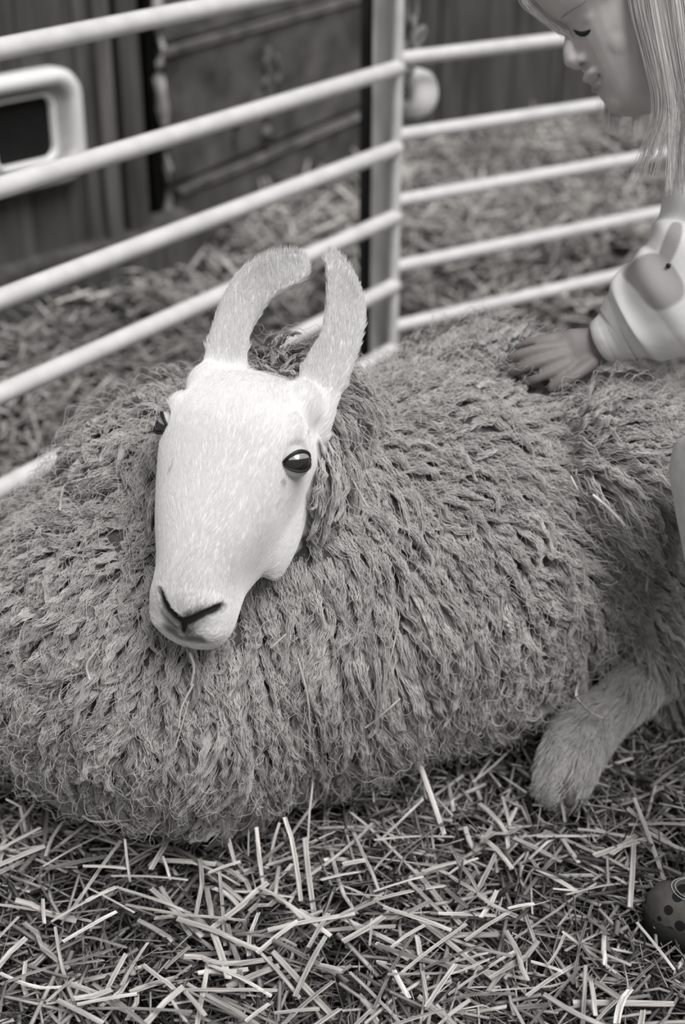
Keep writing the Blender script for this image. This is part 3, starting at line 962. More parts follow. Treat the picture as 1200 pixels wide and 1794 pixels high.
# joints
neck = gp(-.110, .0, 0)
SHc = np.array([.565, 1.665, .670]); HIPc = np.array([.73, 1.53, .29])
sho_n = np.array([.525, 1.575, .640]); sho_f = np.array([.575, 1.76, .640])
elb = at_depth(1230, 500, 1.60); wri = at_depth(1058, 604, -((skin_at(985, 620) - CAM) @ CB) - .030)
hip_n = np.array([.70, 1.44, .25]); hip_f = np.array([.74, 1.60, .25])
kne_n = at_depth(1268, 842, 1.46); ank_n = at_z(1385, 1570, .090)
kne_f = np.array([.64, 1.78, .33]); ank_f = np.array([.74, 1.70, .06])
elb_f = np.array([.68, 1.86, .46]); wri_f = np.array([.66, 1.80, .38])
bp_ += [tube([neck + gU * .03, neck, (neck + SHc) / 2, SHc], [.036, .034, .036, .05], n=16),
        tube([SHc, (SHc * .6 + HIPc * .4), HIPc], [.085, .085, .09], [.11, .10, .105], n=20, hint=(-.6, .2, .5)),
        tube([sho_n, elb, wri], [.036, .030, .020], n=14), tube([sho_f, elb_f, wri_f], [.036, .030, .020], n=14),
        tube([SHc, sho_n], [.05, .04], n=14), tube([SHc, sho_f], [.05, .04], n=14),
        tube([hip_n, kne_n, ank_n], [.075, .048, .03], n=16), tube([hip_f, kne_f, ank_f], [.075, .048, .03], n=16)]
# hand on the wool: palm and five fingers, each with two bends
hand_d = -((skin_at(985, 620) - CAM) @ CB) - .038
HDD = hand_d - 1.710
def hpx(px, py, d): return at_depth(px, py, d - 1.710 + hand_d)
palm = [hpx(1062, 603, 1.715), hpx(1030, 611, 1.712), hpx(1004, 615, 1.710), hpx(990, 617, 1.710)]
bp_.append(tube(palm, [.020, .025, .027, .024], [.013, .012, .011, .009], n=16, hint=CU + .2 * CR))
fing = [  # root, middle, tip pixels, depths
    [(1000, 589, 1.716), (962, 593, 1.712), (930, 600, 1.716), (908, 608, 1.726)],
    [(992, 606, 1.708), (945, 612, 1.703), (908, 622, 1.706), (887, 632, 1.718)],
    [(990, 622, 1.704), (950, 633, 1.700), (918, 644, 1.704), (898, 653, 1.716)],
    [(996, 637, 1.702), (966, 652, 1.699), (940, 663, 1.702), (922, 671, 1.712)],
    [(1036, 636, 1.704), (1010, 655, 1.697), (988, 668, 1.697), (966, 678, 1.703)]]
frad = [.0066, .0073, .0070, .0064, .0082]
for fg, r_ in zip(fing, frad):
    Q = smooth_path([hpx(*p) for p in fg], 10)
    bp_.append(tube(Q, np.linspace(r_ * 1.08, r_ * .78, 10), n=10))
hand_other = [wri_f + np.array([-.03, -.03, -.01]), wri_f + np.array([-.06, -.05, -.02])]
bp_.append(tube([wri_f] + hand_other, [.02, .028, .026], [.014, .013, .010], n=12))
for k in range(5):
    b0 = hand_other[1] + np.array([.0, .022 - .011 * k, 0]) if k < 4 else hand_other[0] + np.array([0, -.02, 0])
    bp_.append(tube([b0, b0 + np.array([-.022, -.012, -.008]), b0 + np.array([-.038, -.02, -.024])], [.008, .0075, .006], n=8))
# bare feet inside the shoes
toe_n = at_z(1150, 1590, .030)
fdir_n = unit(toe_n - ank_n); 
bp_.append(tube([ank_n, ank_n * .5 + toe_n * .5 - np.array([0, 0, .012]), toe_n * .80 + ank_n * .20], [.024, .017, .010], [.022, .022, .020], n=14))
toe_f = ank_f + np.array([-.13, .03, -.02])
bp_.append(tube([ank_f, ank_f * .5 + toe_f * .5, toe_f], [.028, .024, .018], [.026, .028, .026], n=14))
girl_me = union('person', bp_, .0026, 3)
gco, gno = mesh_arrays(girl_me)
gb = BVHTree.FromPolygons([tuple(v) for v in gco], [tuple(p.vertices) for p in girl_me.polygons])
def on_girl(px, py):
    h_ = gb.ray_cast(Vector(CAM), Vector(ray(px, py)))
    return np.array(h_[0]) if h_[0] is not None else at_depth(px, py, GD - .05)
gpx = GD / FPX
mouth = poly_dist(gco, [gp(.016, .0480, 0), gp(.010, .0475, .012), gp(-.002, .0470, .022)], [.001, .001, .0005])
lip = poly_dist(gco, [gp(.014, .042, 0), gp(.006, .042, .013), gp(-.002, .045, .020)], [.005, .004, .001])
nost = np.linalg.norm(gco - gp(.012, .070, .008), axis=1) - .002
dk = np.maximum(np.clip(1 - mouth / .0022, 0, 1), .45 * np.clip(1 - lip / .003, 0, 1))
dk = np.maximum(dk, np.clip(1 - nost / .003, 0, 1) * .8)
hnd = poly_dist(gco, [hpx(1062, 603, 1.715), hpx(995, 618, 1.710), hpx(905, 630, 1.71)], [.03, .04, .04])   # hand toned darker than the face
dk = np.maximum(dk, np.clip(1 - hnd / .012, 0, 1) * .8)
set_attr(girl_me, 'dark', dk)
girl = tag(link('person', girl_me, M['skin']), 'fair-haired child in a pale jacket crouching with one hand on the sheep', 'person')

# downcast lashes and brow
for sg in (-1, 1):
    near_q = [on_girl(x_, y_) for x_, y_ in ((1006, 53), (1011, 57), (1017, 59.5), (1023, 59.5), (1029, 57), (1034, 53))]
    q = [p if sg > 0 else p - 2 * gS * ((p - GO) @ gS) for p in near_q]
    v, f = tube(q, [.0010, .0022, .0028, .0030, .0026, .0010], n=8)
    link('eyelash', new_mesh('eyelash', v, f), M['lash'], girl)
    q = [np.array(gb.find_nearest(Vector(gp(.008 - .005 * k, .124 + .003 * math.sin(k / 6 * 3.1), sg * (.014 + .0045 * k))))[0]) for k in range(7)]
    v, f = tube(q, [.0006, .001, .0011, .0011, .001, .0008, .0005], n=6)
    me = new_mesh('eyebrow', v, f); set_attr(me, 'shade', np.full(len(v), .5))
    link('eyebrow', me, M['hair'], girl)

# sleeve: puffy cloth with folds, cuff
def ap(px_, py_, d_, r_, k_):
    q_ = at_depth(px_, py_, d_ + HDD * k_)
    return tuple(q_) + (r_ * (d_ + HDD * k_) / d_,)
def sleeve(pts, n, name, mat, fold=.004, seed=1, nring=48, prints=False):
    Q = smooth_path(pts, n)
    V, F = [], []
    T = unit(np.gradient(Q[:, :3], axis=0))
    for i in range(n):
        t_, a_, b_ = basis(T[i], CU)
        for j in range(nring):
            w = 2 * math.pi * j / nring
            d = a_ * math.cos(w) + b_ * math.sin(w)
            V.append(Q[i, :3] + d * Q[i, 3])
    V = np.array(V)
    cen = np.repeat(Q[:, :3], nring, 0)
    dirs = unit(V - cen)
    u = np.repeat(np.linspace(0, 1, n), nring); w = np.tile(np.arange(nring) * 2 * math.pi / nring, n)
    fd = np.sin(u * 34 + 1.6 * np.sin(w + seed) + .8 * np.sin(2 * w)) * (.6 + .4 * np.sin(w * 1 + 2 + seed)) + .5 * np.sin(u * 17 + 2.2 * np.sin(w * 2 + 1))
    env = np.clip(np.minimum(u, 1 - u) * 8, 0, 1)
    V = V + dirs * (fd * fold * env)[:, None]
    for i in range(n - 1):
        for j in range(nring):
            F.append((i * nring + j, i * nring + (j + 1) % nring, (i + 1) * nring + (j + 1) % nring, (i + 1) * nring + j))
    return V, F
arm_pts = [ap(1290, 270, 1.64, .075, 0), ap(1275, 360, 1.64, .075, .2), ap(1250, 440, 1.65, .074, .5), ap(1205, 500, 1.665, .071, .8),
           ap(1155, 538, 1.685, .065, 1), ap(1110, 566, 1.70, .052, 1), ap(1080, 586, 1.705, .036, 1)]
V, F = sleeve(arm_pts, 190, 'sleeve', None, .0030, 1, 190)
sl = new_mesh('sleeve', V, F)
SV = np.array(V)
def pxof(P):
    r_ = P - CAM
    d = -(r_ @ CB)
    return np.stack([600 + FPX * (r_ @ CR) / d, 897 - FPX * (r_ @ CU) / d], -1)
# printed grey patches: anchored to the cloth
pat = np.zeros(len(SV))
for (px_, py_, rx, ry, rot) in ((1152, 490, 34, 52, -.5), (1176, 425, 12, 42, .35), (1250, 440, 20, 40, 0), (1235, 570, 30, 20, .2)):
    b_ = BVHTree.FromPolygons([tuple(v) for v in SV], F)
    h_ = b_.ray_cast(Vector(CAM), Vector(ray(px_, py_)))
    if h_[0] is None: continue
    c_ = np.array(h_[0]); r_ = SV - c_
    x = r_ @ CR / gpx; y = -(r_ @ CU) / gpx; z = np.abs(r_ @ CB)
    X = x * math.cos(rot) + y * math.sin(rot); Y = -x * math.sin(rot) + y * math.cos(rot)
    q = (np.abs(X / rx) ** 3 + np.abs(Y / ry) ** 3)
    pat = np.maximum(pat, np.clip((1.15 - q) / .35, 0, 1) * (z < .08))
set_attr(sl, 'print', pat)
sm = link('sleeve', sl, M['jacket'], girl)
cuff_pts = [ap(1092, 580, 1.703, .040, 1), ap(1078, 587, 1.706, .0335, 1), ap(1064, 594, 1.709, .030, 1), ap(1056, 598, 1.711, .0275, 1), ap(1060, 596, 1.711, .023, 1)]
V, F = sleeve(cuff_pts, 16, 'cuff', None, .0006, 2)
link('cuff', new_mesh('cuff', V, F), M['cuff'], girl)
# drawstring toggle on the print
h_ = BVHTree.FromPolygons([tuple(v) for v in SV], [tuple(p.vertices) for p in sl.polygons]).ray_cast(Vector(CAM), Vector(ray(1170, 466)))
if h_[0] is not None:
    v, f = ellipsoid(np.array(h_[0]) + CB * .002, (.0028, .0028, .0028), nu=12, nv=8)
    link('toggle', new_mesh('toggle', v, f), M['toggle'], girl)
# jacket body and the other sleeve
jk = union('jacket', [tube([SHc + np.array([0, 0, .03]), SHc * .6 + HIPc * .4, HIPc + np.array([0, 0, .02])], [.100, .105, .115], [.135, .128, .135], n=24, hint=(-.6, .2, .5)),
                      tube([sho_f, elb_f, wri_f * .9 + elb_f * .1], [.062, .052, .036], n=18), tube([SHc, sho_n], [.085, .078], n=18), tube([SHc, sho_f], [.075, .068], n=18), tube([SHc, SHc * .45 + neck * .55], [.070, .050], n=18),
                      tube([sho_n, arm_pts[1][:3]], [.078, .074], n=18),
                      ], .008, 14)
set_attr(jk, 'print', np.zeros(len(jk.vertices)))
link('jacket', jk, M['jacket'], girl)
tr = union('trousers', [tube([hip_n, kne_n, ank_n * .85 + kne_n * .15], [.092, .066, .045], n=20), tube([hip_f, kne_f, ank_f * .85 + kne_f * .15], [.092, .066, .045], n=20),
                        ellipsoid(HIPc - np.array([-.02, 0, .01]), (.12, .14, .10))], .008, 4)
link('trousers', tr, M['trousers'], girl)

# shoes: spotted upper, rubber foxing, stitching
def shoe(ank, toe, name_group, ground=.012):
    d = toe - ank; d[2] = 0; d = unit(d); sdv = np.cross([0, 0, 1], d)
    tip = np.array([toe[0], toe[1], ground]) + d * .012
    Lg = .185
    st = np.linspace(0, 1, 22)                        # 0 heel .. 1 toe
    def at(u): return tip - d * Lg * (1 - u)
    wid = np.interp(st, [0, .04, .15, .45, .72, .88, .96, 1], [.012, .024, .030, .030, .037, .033, .022, .008])
    top = np.interp(st, [0, .05, .2, .35, .5, .7, .88, .96, 1], [.040, .062, .066, .062, .058, .050, .042, .034, .020])
    V, F = [], []
    nr_ = 20
    for u, w_, h_ in zip(st, wid, top):
        c_ = at(u)
        for j in range(nr_):
            a_ = math.pi * (j / (nr_ - 1))
            V.append(c_ + sdv * w_ * math.cos(a_) * (1 - .08 * math.sin(a_)) + np.array([0, 0, .012 + h_ * math.sin(a_) ** .8]))
    for i in range(21):
        for j in range(nr_ - 1):
            F.append((i * nr_ + j, i * nr_ + j + 1, (i + 1) * nr_ + j + 1, (i + 1) * nr_ + j))
    up = link('shoe', new_mesh('shoe', V, F), M['spotted'], girl)
    V, F = [], []
    ring = [at(u) + sdv * w_ * 1.08 for u, w_ in zip(st, wid)] + [at(u) - sdv * w_ * 1.08 for u, w_ in zip(st[::-1], wid[::-1])]
    n_ = len(ring)
    for z, k in ((0, 1), (.020, 1), (.026, .93)):
        for p in ring:
            cc_ = at(.5)
            V.append(cc_ + (p - cc_) * k + np.array([0, 0, z]))
    for i in range(2):
        for j in range(n_):
            F.append((i * n_ + j, i * n_ + (j + 1) % n_, (i + 1) * n_ + (j + 1) % n_, (i + 1) * n_ + j))
    F.append(tuple(range(n_))[::-1])
    link('sole', new_mesh('sole', V, F), M['sole'], up)
    # double row of stitching round the tongue
    for rr_ in (.017, .0195):
        q = []
        for k in range(25):
            a_ = -math.pi * .5 + math.pi * k / 24
            uu = .74 + .10 * math.cos(a_) - (.0 if True else 0)
            off_ = math.sin(a_) * rr_
            uu = .72 + (.13 + (rr_ - .017) * 8) * math.cos(a_)
            w_ = np.interp(uu, st, wid); h_ = np.interp(uu, st, top)
            sa_ = math.sqrt(max(0, 1 - (off_ / w_) ** 2))
            q.append(at(uu) + sdv * off_ + np.array([0, 0, .0125 + h_ * sa_ ** .8]))
        for k in range(0, 24, 1):
            v, f = tube([q[k], q[k] * .35 + q[k + 1] * .65], .0006, n=5)
            link('stitch', new_mesh('stitch', v, f), M['stitch'], up)
shoe(ank_n.copy(), toe_n.copy(), 'a')
shoe(ank_f.copy(), toe_f.copy(), 'b', .0)

# hair: guide locks hanging straight down, then fibres
guides = []
def lock(pts, spread, count, sh=1.0):
    guides.append((smooth_path(pts, 16), spread, count, sh))
d0 = GD - .065
for k in range(20):                                   # curtain covering ear and neck
    x0 = 1106 + 6.5 * k + random.uniform(-5, 5)
    e_ = random.uniform(-16, 16)
    lock([at_depth(x0 - 14, -170, d0 + .015), at_depth(x0 - 4, -70, d0 - .004), at_depth(x0 + 8, 20, d0 - .008), at_depth(x0 + 30 - k * .8, 110, d0 - .006), at_depth(x0 + 44 - k * 1.0, 185, d0),
          at_depth(x0 + 34 - k * .6 + e_ * .5, 250, d0 + .006), at_depth(x0 + 14 + e_ + k * 1.2, 310 + random.uniform(-50, 45), d0 + .012)], random.choice((.003, .0045, .006)), 34, random.choice((1.05, .95, .75, .6)))
for k in range(6):                                    # forelock falling past the brow
    lock([at_depth(1000 + 6 * k, -120, GD - .02), at_depth(930 + 6 * k, -60, GD + .005), at_depth(915 + 7 * k, -5, GD + .01), at_depth(938 + 6 * k, 24, GD), at_depth(972 + 4 * k, 48, GD - .005), at_depth(994 + 5 * k, 62 + 2 * k, GD - .01)], .004, 30, .95)
top_c = gp(-.075, .10, 0)
for k in range(90):                                   # cap of hair over the skull, hanging behind
    a_ = random.uniform(-3.14, 3.14)
    c_ = gp(-.080, .125, 0)
    if math.cos(a_) > .55: continue
    arc = []
    for q in np.linspace(.08, 1.0, 7):
        th = q * math.radians(100)
        arc.append(c_ + gU * .102 * math.cos(th) + (gF * math.cos(a_) * .102 + gS * math.sin(a_) * .084) * math.sin(th))
    if math.cos(a_) < -.05:
        e_ = arc[-1]; o_ = unit((gF * math.cos(a_) + gS * math.sin(a_)) * np.array([1, 1, 0]))
        dl_ = random.uniform(.10, .16)
        arc += [e_ + o_ * .006 + np.array([0, 0, -.35 * dl_]), e_ + o_ * .008 + np.array([0, 0, -.7 * dl_]), e_ + o_ * .002 + np.array([0, 0, -dl_])]
    lock(arc, .010, 45, random.choice((.9, .75, .6)))
PP, SH = [], []
for (Q, sp, cnt, sh) in guides:
    T = unit(np.gradient(Q, axis=0))
    a_ = unit(np.cross(T, CB)); b_ = np.cross(a_, T)
    for _ in range(cnt):
        o1, o2 = rng.normal(0, sp * .55), rng.normal(0, sp * .3)
        tt_ = np.linspace(0, 1, len(Q))
        wob = .0025 * np.sin(tt_ * rng.uniform(3, 8) + rng.random() * 6) * tt_
        k_ = 1 - .45 * tt_ + .25 * rng.normal() * tt_
        cut = rng.uniform(.85, 1.0)
        path = Q + a_ * (o1 * k_ + wob)[:, None] + b_ * (o2 * k_)[:, None]
        ii = np.linspace(0, cut * (len(Q) - 1), len(Q)); j0 = np.minimum(ii.astype(int), len(Q) - 2); fr_ = (ii - j0)[:, None]
        PP.append(path[j0] * (1 - fr_) + path[j0 + 1] * fr_); SH.append(np.clip(sh * rng.uniform(.7, 1.1), .3, 1))
hair = fibres('hair', np.array(PP), np.linspace(.00035, .00018, 16), M['hair'], girl, np.array(SH))

# ------------------------------------------------------------------ straw
def straw_batch(cx_, cy_, cz_, yaw, pit, ln_, wd_, bend, shade):
    """Many stalks as one mesh: three stations, flattened four-sided section."""
    n = len(cx_)
    d = np.stack([np.cos(yaw) * np.cos(pit), np.sin(yaw) * np.cos(pit), np.sin(pit)], 1)
    sdv = np.stack([-np.sin(yaw), np.cos(yaw), np.zeros(n)], 1)
    upv = np.cross(d, sdv)
    roll = rng.normal(0, .5, n)
    s2 = sdv * np.cos(roll)[:, None] + upv * np.sin(roll)[:, None]
    u2 = np.cross(d, s2)
    c = np.stack([cx_, cy_, cz_], 1)
    V = np.empty((n, 12, 3))
    for i, q in enumerate((-.5, 0., .5)):
        cc_ = c + d * (ln_ * q)[:, None] + (sdv * rng.normal(0, 1, n)[:, None] * .0 + u2) * (bend * (1 - (2 * q) ** 2))[:, None] + s2 * (bend * .6 * (1 - (2 * q) ** 2))[:, None]
        for j, (x, y) in enumerate(((.5, 0), (0, .2), (-.5, 0), (0, -.2))):
            V[:, i * 4 + j] = cc_ + s2 * (wd_ * x)[:, None] + u2 * (wd_ * y)[:, None]
    base = np.array([(0, 1, 5, 4), (1, 2, 6, 5), (2, 3, 7, 6), (3, 0, 4, 7), (4, 5, 9, 8), (5, 6, 10, 9), (6, 7, 11, 10), (7, 4, 8, 11), (3, 2, 1, 0), (8, 9, 10, 11)])
    F = (base[None] + (np.arange(n) * 12)[:, None, None]).reshape(-1, 4)
    me = bpy.data.meshes.new('straw')
    me.vertices.add(n * 12); me.vertices.foreach_set('co', V.astype(np.float32).ravel())
    me.loops.add(len(F) * 4); me.loops.foreach_set('vertex_index', F.astype(np.int32).ravel())
    me.polygons.add(len(F)); me.polygons.foreach_set('loop_start', np.arange(0, len(F) * 4, 4, dtype=np.int32))
    me.update(calc_edges=True); me.validate()
    set_attr(me, 'shade', np.repeat(shade, 12))
    return me

bbv = BVHTree.FromPolygons([tuple(v) for v in sco], [tuple(p.vertices) for p in skin.polygons])
def outside_sheep(x, y):
    r_ = np.stack([x, y], 1) - np.array([.02, 1.56])
    e = ((r_ @ U[:2]) / .42) ** 2 + ((r_ @ Wd[:2]) / .16) ** 2
    return e > 1

def pen_side(x, y):
    q = np.stack([x, y], 1); okp = np.ones(len(x), bool)
    for a_, b_ in ((W1a, W1b), (W2a, W2b), (W3a, W3b)):
        t_ = unit(b_ - a_); nn = np.array([t_[1], -t_[0]]); u_ = (q - a_) @ t_
        okp &= ~((((q - a_) @ nn) < .06) & (u_ > -.1) & (u_ < np.linalg.norm(b_ - a_) + .1))
    return okp & (y < 6.1)

def scatter(n, x0, x1, y0, y1, lrange, wrange, zr, pitch, shade_rg, wide=None):
    x = rng.uniform(x0, x1, n); y = rng.uniform(y0, y1, n)
    k = outside_sheep(x, y) & pen_side(x, y)
    x, y = x[k], y[k]; n = len(x)
    ln_ = rng.uniform(*lrange, n) * rng.uniform(.5, 1, n); wd_ = rng.uniform(*wrange, n) * rng.uniform(.45, 1, n)
    z = ground_z(x, y) + rng.uniform(*zr, n)
    pit = rng.normal(0, pitch, n)
    z = np.maximum(z, ground_z(x, y) - .004 + np.abs(np.sin(pit)) * ln_ * .35)
    sh = np.clip(rng.uniform(*shade_rg, n) * (1 + .3 * vnoise(np.stack([x, y], 1), 12, 77)), .05, 1.2)
    return straw_batch(x, y, z, rng.random(n) * 6.28, pit, ln_, wd_, rng.normal(0, .004, n), sh)

o = tag(link('straw_bedding', scatter(26000, -.75, .85, .78, 1.75, (.02, .11), (.0010, .0056), (-.016, .030), .34, (.05, .92)), M['straw']),
        'loose chopped straw bedding strewn in front of the sheep', 'straw', kind='stuff')
o = tag(link('straw_bedding', scatter(14000, -1.7, 1.9, 1.76, 3.0, (.04, .14), (.003, .008), (-.01, .03), .3, (.22, 1.0)), M['straw_far']),
        'loose straw bedding around the gates behind the sheep', 'straw', kind='stuff')
o = tag(link('straw_bedding', scatter(19000, -1.2, 2.8, 3.0, 6.2, (.05, .2), (.005, .013), (-.01, .06), .4, (.30, 1.1)), M['straw_far']),
        'matted straw drifted along the foot of the barn walls', 'straw', kind='stuff')

o = tag(link('straw_bedding', scatter(9000, -1.3, 1.6, .25, .80, (.03, .12), (.003, .007), (-.012, .02), .25, (.1, .9)), M['straw']),
        'loose straw bedding beyond the chopped straw, away from the sheep', 'straw', kind='stuff')

o = tag(link('straw_bedding', scatter(2600, -.6, .7, .85, 1.6, (.05, .14), (.0035, .0075), (.0, .032), .22, (.12, 1.1)), M['straw']),
        'broad flat straw pieces mixed through the chopped bedding before the sheep', 'straw', kind='stuff')

# single stalks: split, creased straw with a hollow face
def stalk_mesh(seed):
    r_ = random.Random(seed)
    k = 5
    V, F = [], []
    cr_ = r_.choice((r_.uniform(-.08, .08), r_.uniform(-.5, .5)))
    for i in range(k):
        u = i / (k - 1)
        x = u - .5
        y = cr_ * max(0, u - .45) * r_.choice((.6, 1))
        z = .02 * math.sin(u * 3.1)
        w = .5 * (1 - .15 * abs(u - .5))
        for (a, b) in ((-1, .0), (-.75, .32), (0, .12), (.75, .32), (1, 0), (0, -.12)):
            V.append((x, y, z, a * w, b * .6))
    for i in range(k - 1):
        for j in range(6):
            F.append((i * 6 + j, i * 6 + (j + 1) % 6, (i + 1) * 6 + (j + 1) % 6, (i + 1) * 6 + j))
    F.append((5, 4, 3, 2, 1, 0)); F.append(tuple((k - 1) * 6 + j for j in range(6)))
    return V, F
SM = {}
def stalk_data(seed, ln_, wd_, shd):
    V, F = stalk_mesh(seed)
    v = [(x * ln_, y * ln_ + a * wd_, z * ln_ + b * wd_) for (x, y, z, a, b) in V]
    me = new_mesh('straw_stalk', v, F, smooth=False)
    set_attr(me, 'shade', np.full(len(v), shd))
    me.materials.append(M['stalk'])
    return me
def place_stalk(me, p, q, roll, label, group):
    o = bpy.data.objects.new('straw_stalk', me)
    COL.objects.link(o)
    d = unit(q - p); _, u_, s_2 = basis(d, (0, 0, 1))
    u2 = u_ * math.cos(roll) + np.cross(d, u_) * math.sin(roll)
    R = Matrix((tuple(d), tuple(np.cross(u2, d)), tuple(u2))).transposed()
    o.matrix_world = Matrix.Translation(Vector((p + q) / 2)) @ R.to_4x4()
    tag(o, label, 'straw', group)
    return o
GRP = 'single straw stalks on the bedding'
def stalk_label(seed, ln_, shd):
    r_ = random.Random(seed)
    cr_ = r_.choice((r_.uniform(-.08, .08), r_.uniform(-.5, .5)))
    size = 'long' if ln_ > .10 else ('short' if ln_ < .06 else 'mid-length')
    tone = 'pale' if shd > .8 else ('dark grey' if shd < .5 else 'dull grey')
    return '%s %s %s straw stalk lying loose on the chopped bedding' % (size, 'bent' if abs(cr_) > .16 else 'straight', tone)
# stalks that stand out in the photograph: end pixels, heights, width px
traced = [(940, 1466, 1118, 1472, 13), (1012, 1453, 1105, 1466, 11), (990, 1440, 984, 1400, 8), (985, 1470, 1012, 1512, 12), (842, 1465, 905, 1520, 15), (1040, 1500, 1135, 1470, 17), (1135, 1458, 1195, 1495, 13),
          (1110, 1480, 1105, 1590, 14), (740, 1528, 812, 1508, 13), (1025, 1510, 1100, 1550, 9), (655, 1562, 742, 1536, 6), (672, 1590, 790, 1632, 14), (600, 1650, 688, 1605, 16), (815, 1648, 890, 1598, 11), (890, 1592, 935, 1582, 9),
          (746, 1765, 800, 1690, 14), (930, 1685, 985, 1702, 13), (690, 1700, 712, 1750, 15), (1058, 1640, 1055, 1690, 13), (1140, 1600, 1200, 1560, 10), (1115, 1616, 1180, 1700, 10), (1145, 1625, 1180, 1618, 8),
          (620, 1460, 660, 1560, 10), (600, 1515, 640, 1508, 16), (155, 1556, 235, 1600, 6), (90, 1615, 190, 1560, 8), (110, 1650, 205, 1598, 11), (220, 1585, 420, 1630, 9), (285, 1500, 300, 1542, 7), (310, 1610, 460, 1660, 16),
          (370, 1625, 400, 1715, 20), (350, 1505, 362, 1600, 12), (365, 1690, 480, 1740, 13), (310, 1735, 485, 1742, 15), (325, 1738, 360, 1780, 13), (250, 1690, 300, 1735, 15), (0, 1705, 90, 1750, 11), (100, 1752, 180, 1794, 15),
          (135, 1760, 240, 1742, 11), (450, 1670, 520, 1612, 13), (505, 1585, 580, 1640, 13), (540, 1660, 575, 1600, 12), (455, 1555, 540, 1600, 11), (365, 1530, 420, 1508, 9), (145, 1518, 225, 1522, 12), (195, 1535, 330, 1541, 9),
          (75, 1575, 76, 1618, 10), (0, 1490, 70, 1450, 13), (80, 1500, 100, 1440, 10), (430, 1790, 470, 1758, 11), (480, 1775, 560, 1768, 10), (560, 1690, 600, 1700, 12), (870, 1560, 850, 1610, 12), (960, 1690, 1000, 1640, 8),
          (1080, 1794, 1090, 1735, 20), (1035, 1720, 1045, 1780, 13), (850, 1590, 800, 1600, 7), (905, 1415, 890, 1450, 8), (880, 1395, 893, 1448, 8), (828, 1370, 905, 1320, 7), (1060, 1345, 1125, 1325, 13), (860, 1330, 830, 1370, 6)]
cnt = 0
for i, (x0, y0, x1, y1, w) in enumerate(traced):
    p, q = at_z(x0, y0, .030 + .004 * (i % 3)), at_z(x1, y1, .026 + .004 * (i % 4))
    ln_ = np.linalg.norm(q - p); dep = -(((p + q) / 2 - CAM) @ CB)
    shd = random.uniform(.6, 1.15)
    me = stalk_data(i, ln_, w * .72 * dep / FPX, shd)
    place_stalk(me, p, q, random.uniform(-.4, .1), stalk_label(i, ln_, shd), GRP); cnt += 1
pool = []
for i in range(60):
    ln_, shd = random.uniform(.035, .12), random.uniform(.25, .95)
    pool.append((stalk_data(100 + i, ln_, random.uniform(.0028, .0070), shd), stalk_label(100 + i, ln_, shd)))
while cnt < 285:
    px_, py_ = random.uniform(-20, 1220), random.uniform(1440, 1800)
    if 300 < px_ < 620 and py_ < 1490: continue
    if px_ > 1080 and 1500 < py_ < 1660: continue
    me, lab_ = random.choice(pool)
    c_ = at_z(px_, py_, random.uniform(.012, .034)); a_ = random.uniform(0, 6.28); pt = random.gauss(0, .22)
    d = np.array([math.cos(a_) * math.cos(pt), math.sin(a_) * math.cos(pt), math.sin(pt)])
    ln_ = max(v.co.x for v in me.vertices)
    place_stalk(me, c_ - d * ln_, c_ + d * ln_, random.uniform(-.5, .5), lab_, GRP); cnt += 1

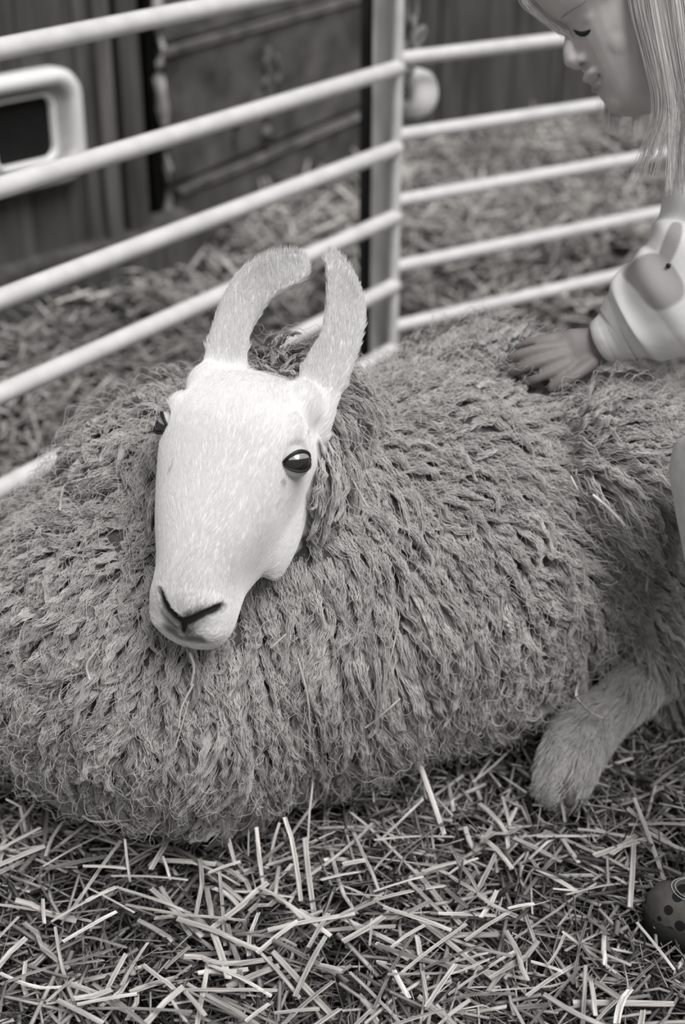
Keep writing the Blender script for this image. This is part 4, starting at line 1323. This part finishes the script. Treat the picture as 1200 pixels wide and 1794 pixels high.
# upright stalks leaning against the chest wool
LAB2, GRP2 = 'straw stalk standing up against the sheep fleece', 'stalks leaning on the fleece'
for i, (x0, y0, x1, y1, w, dz) in enumerate([(538, 1512, 545, 1330, 5, 0), (462, 1555, 445, 1450, 10, 0), (527, 1578, 510, 1430, 11, 0), (505, 1470, 655, 1278, 8, .0), (778, 1462, 716, 1292, 13, 0), (655, 1482, 745, 1405, 7, 0), (472, 1515, 487, 1440, 7, 0),
                                             (435, 1500, 437, 1425, 4, 0), (228, 1545, 217, 1470, 6, 0), (285, 1490, 290, 1420, 4, 0), (45, 1458, 38, 1415, 8, 0), (38, 1415, 10, 1400, 7, .04), (655, 1405, 652, 1350, 5, .03), (412, 1515, 395, 1455, 10, 0)]):
    p = at_z(x0, y0, .015 + dz)
    dep = -((p - CAM) @ CB)
    q = at_depth(x1, y1, dep - .005)
    me = stalk_data(200 + i, np.linalg.norm(q - p), w * .8 * dep / FPX, 1.1)
    place_stalk(me, p, q, random.uniform(-.2, .2) + math.pi * .0, LAB2, GRP2)

# wisps caught in the fleece
fco = None
LAB3, GRP3 = 'thin straw wisp caught in the sheep fleece', 'wisps caught in the fleece'
def wisp(pix, w):
    q = []
    for (x, y) in pix:
        h_ = bbv.ray_cast(Vector(CAM), Vector(ray(x, y)))
        b_ = np.array(h_[0]) if h_[0] is not None else at_depth(x, y, 1.6)
        q.append(b_ - unit(ray(x, y)) * .038)
    Q = smooth_path(q, 10)
    v, f = tube(Q, w * .5 * 1.55 / FPX, n=5)
    me = new_mesh('straw_wisp', v, f); set_attr(me, 'shade', np.full(len(v), 1.15))
    tag(link('straw_wisp', me, M['straw']), LAB3, 'straw', GRP3)
for pix, w in [([(105, 893), (108, 865), (117, 848), (165, 835)], 5), ([(157, 1190), (152, 1165), (170, 1138)], 4), ([(333, 1145), (340, 1170), (335, 1200)], 5), ([(338, 1200), (318, 1240), (313, 1275)], 4), ([(543, 1330), (540, 1230), (522, 1155)], 4),
               ([(1040, 868), (1065, 890), (1093, 920)], 6), ([(1000, 835), (1012, 858)], 4), ([(1132, 1035), (1136, 985), (1133, 960)], 5), ([(1012, 1195), (1010, 1220), (1030, 1245), (1055, 1258)], 5), ([(680, 1170), (690, 1130), (700, 1080)], 3), ([(475, 1135), (500, 1112)], 4),
               ([(620, 845), (645, 890)], 3), ([(700, 1225), (660, 1260), (640, 1275)], 4), ([(145, 1430), (175, 1440), (290, 1430)], 4), ([(295, 1340), (310, 1300), (330, 1230)], 3)]:
    wisp(pix, w)

tot = sum(len(o.data.polygons) for o in bpy.data.objects if o.type == 'MESH')
print('polygons', tot)
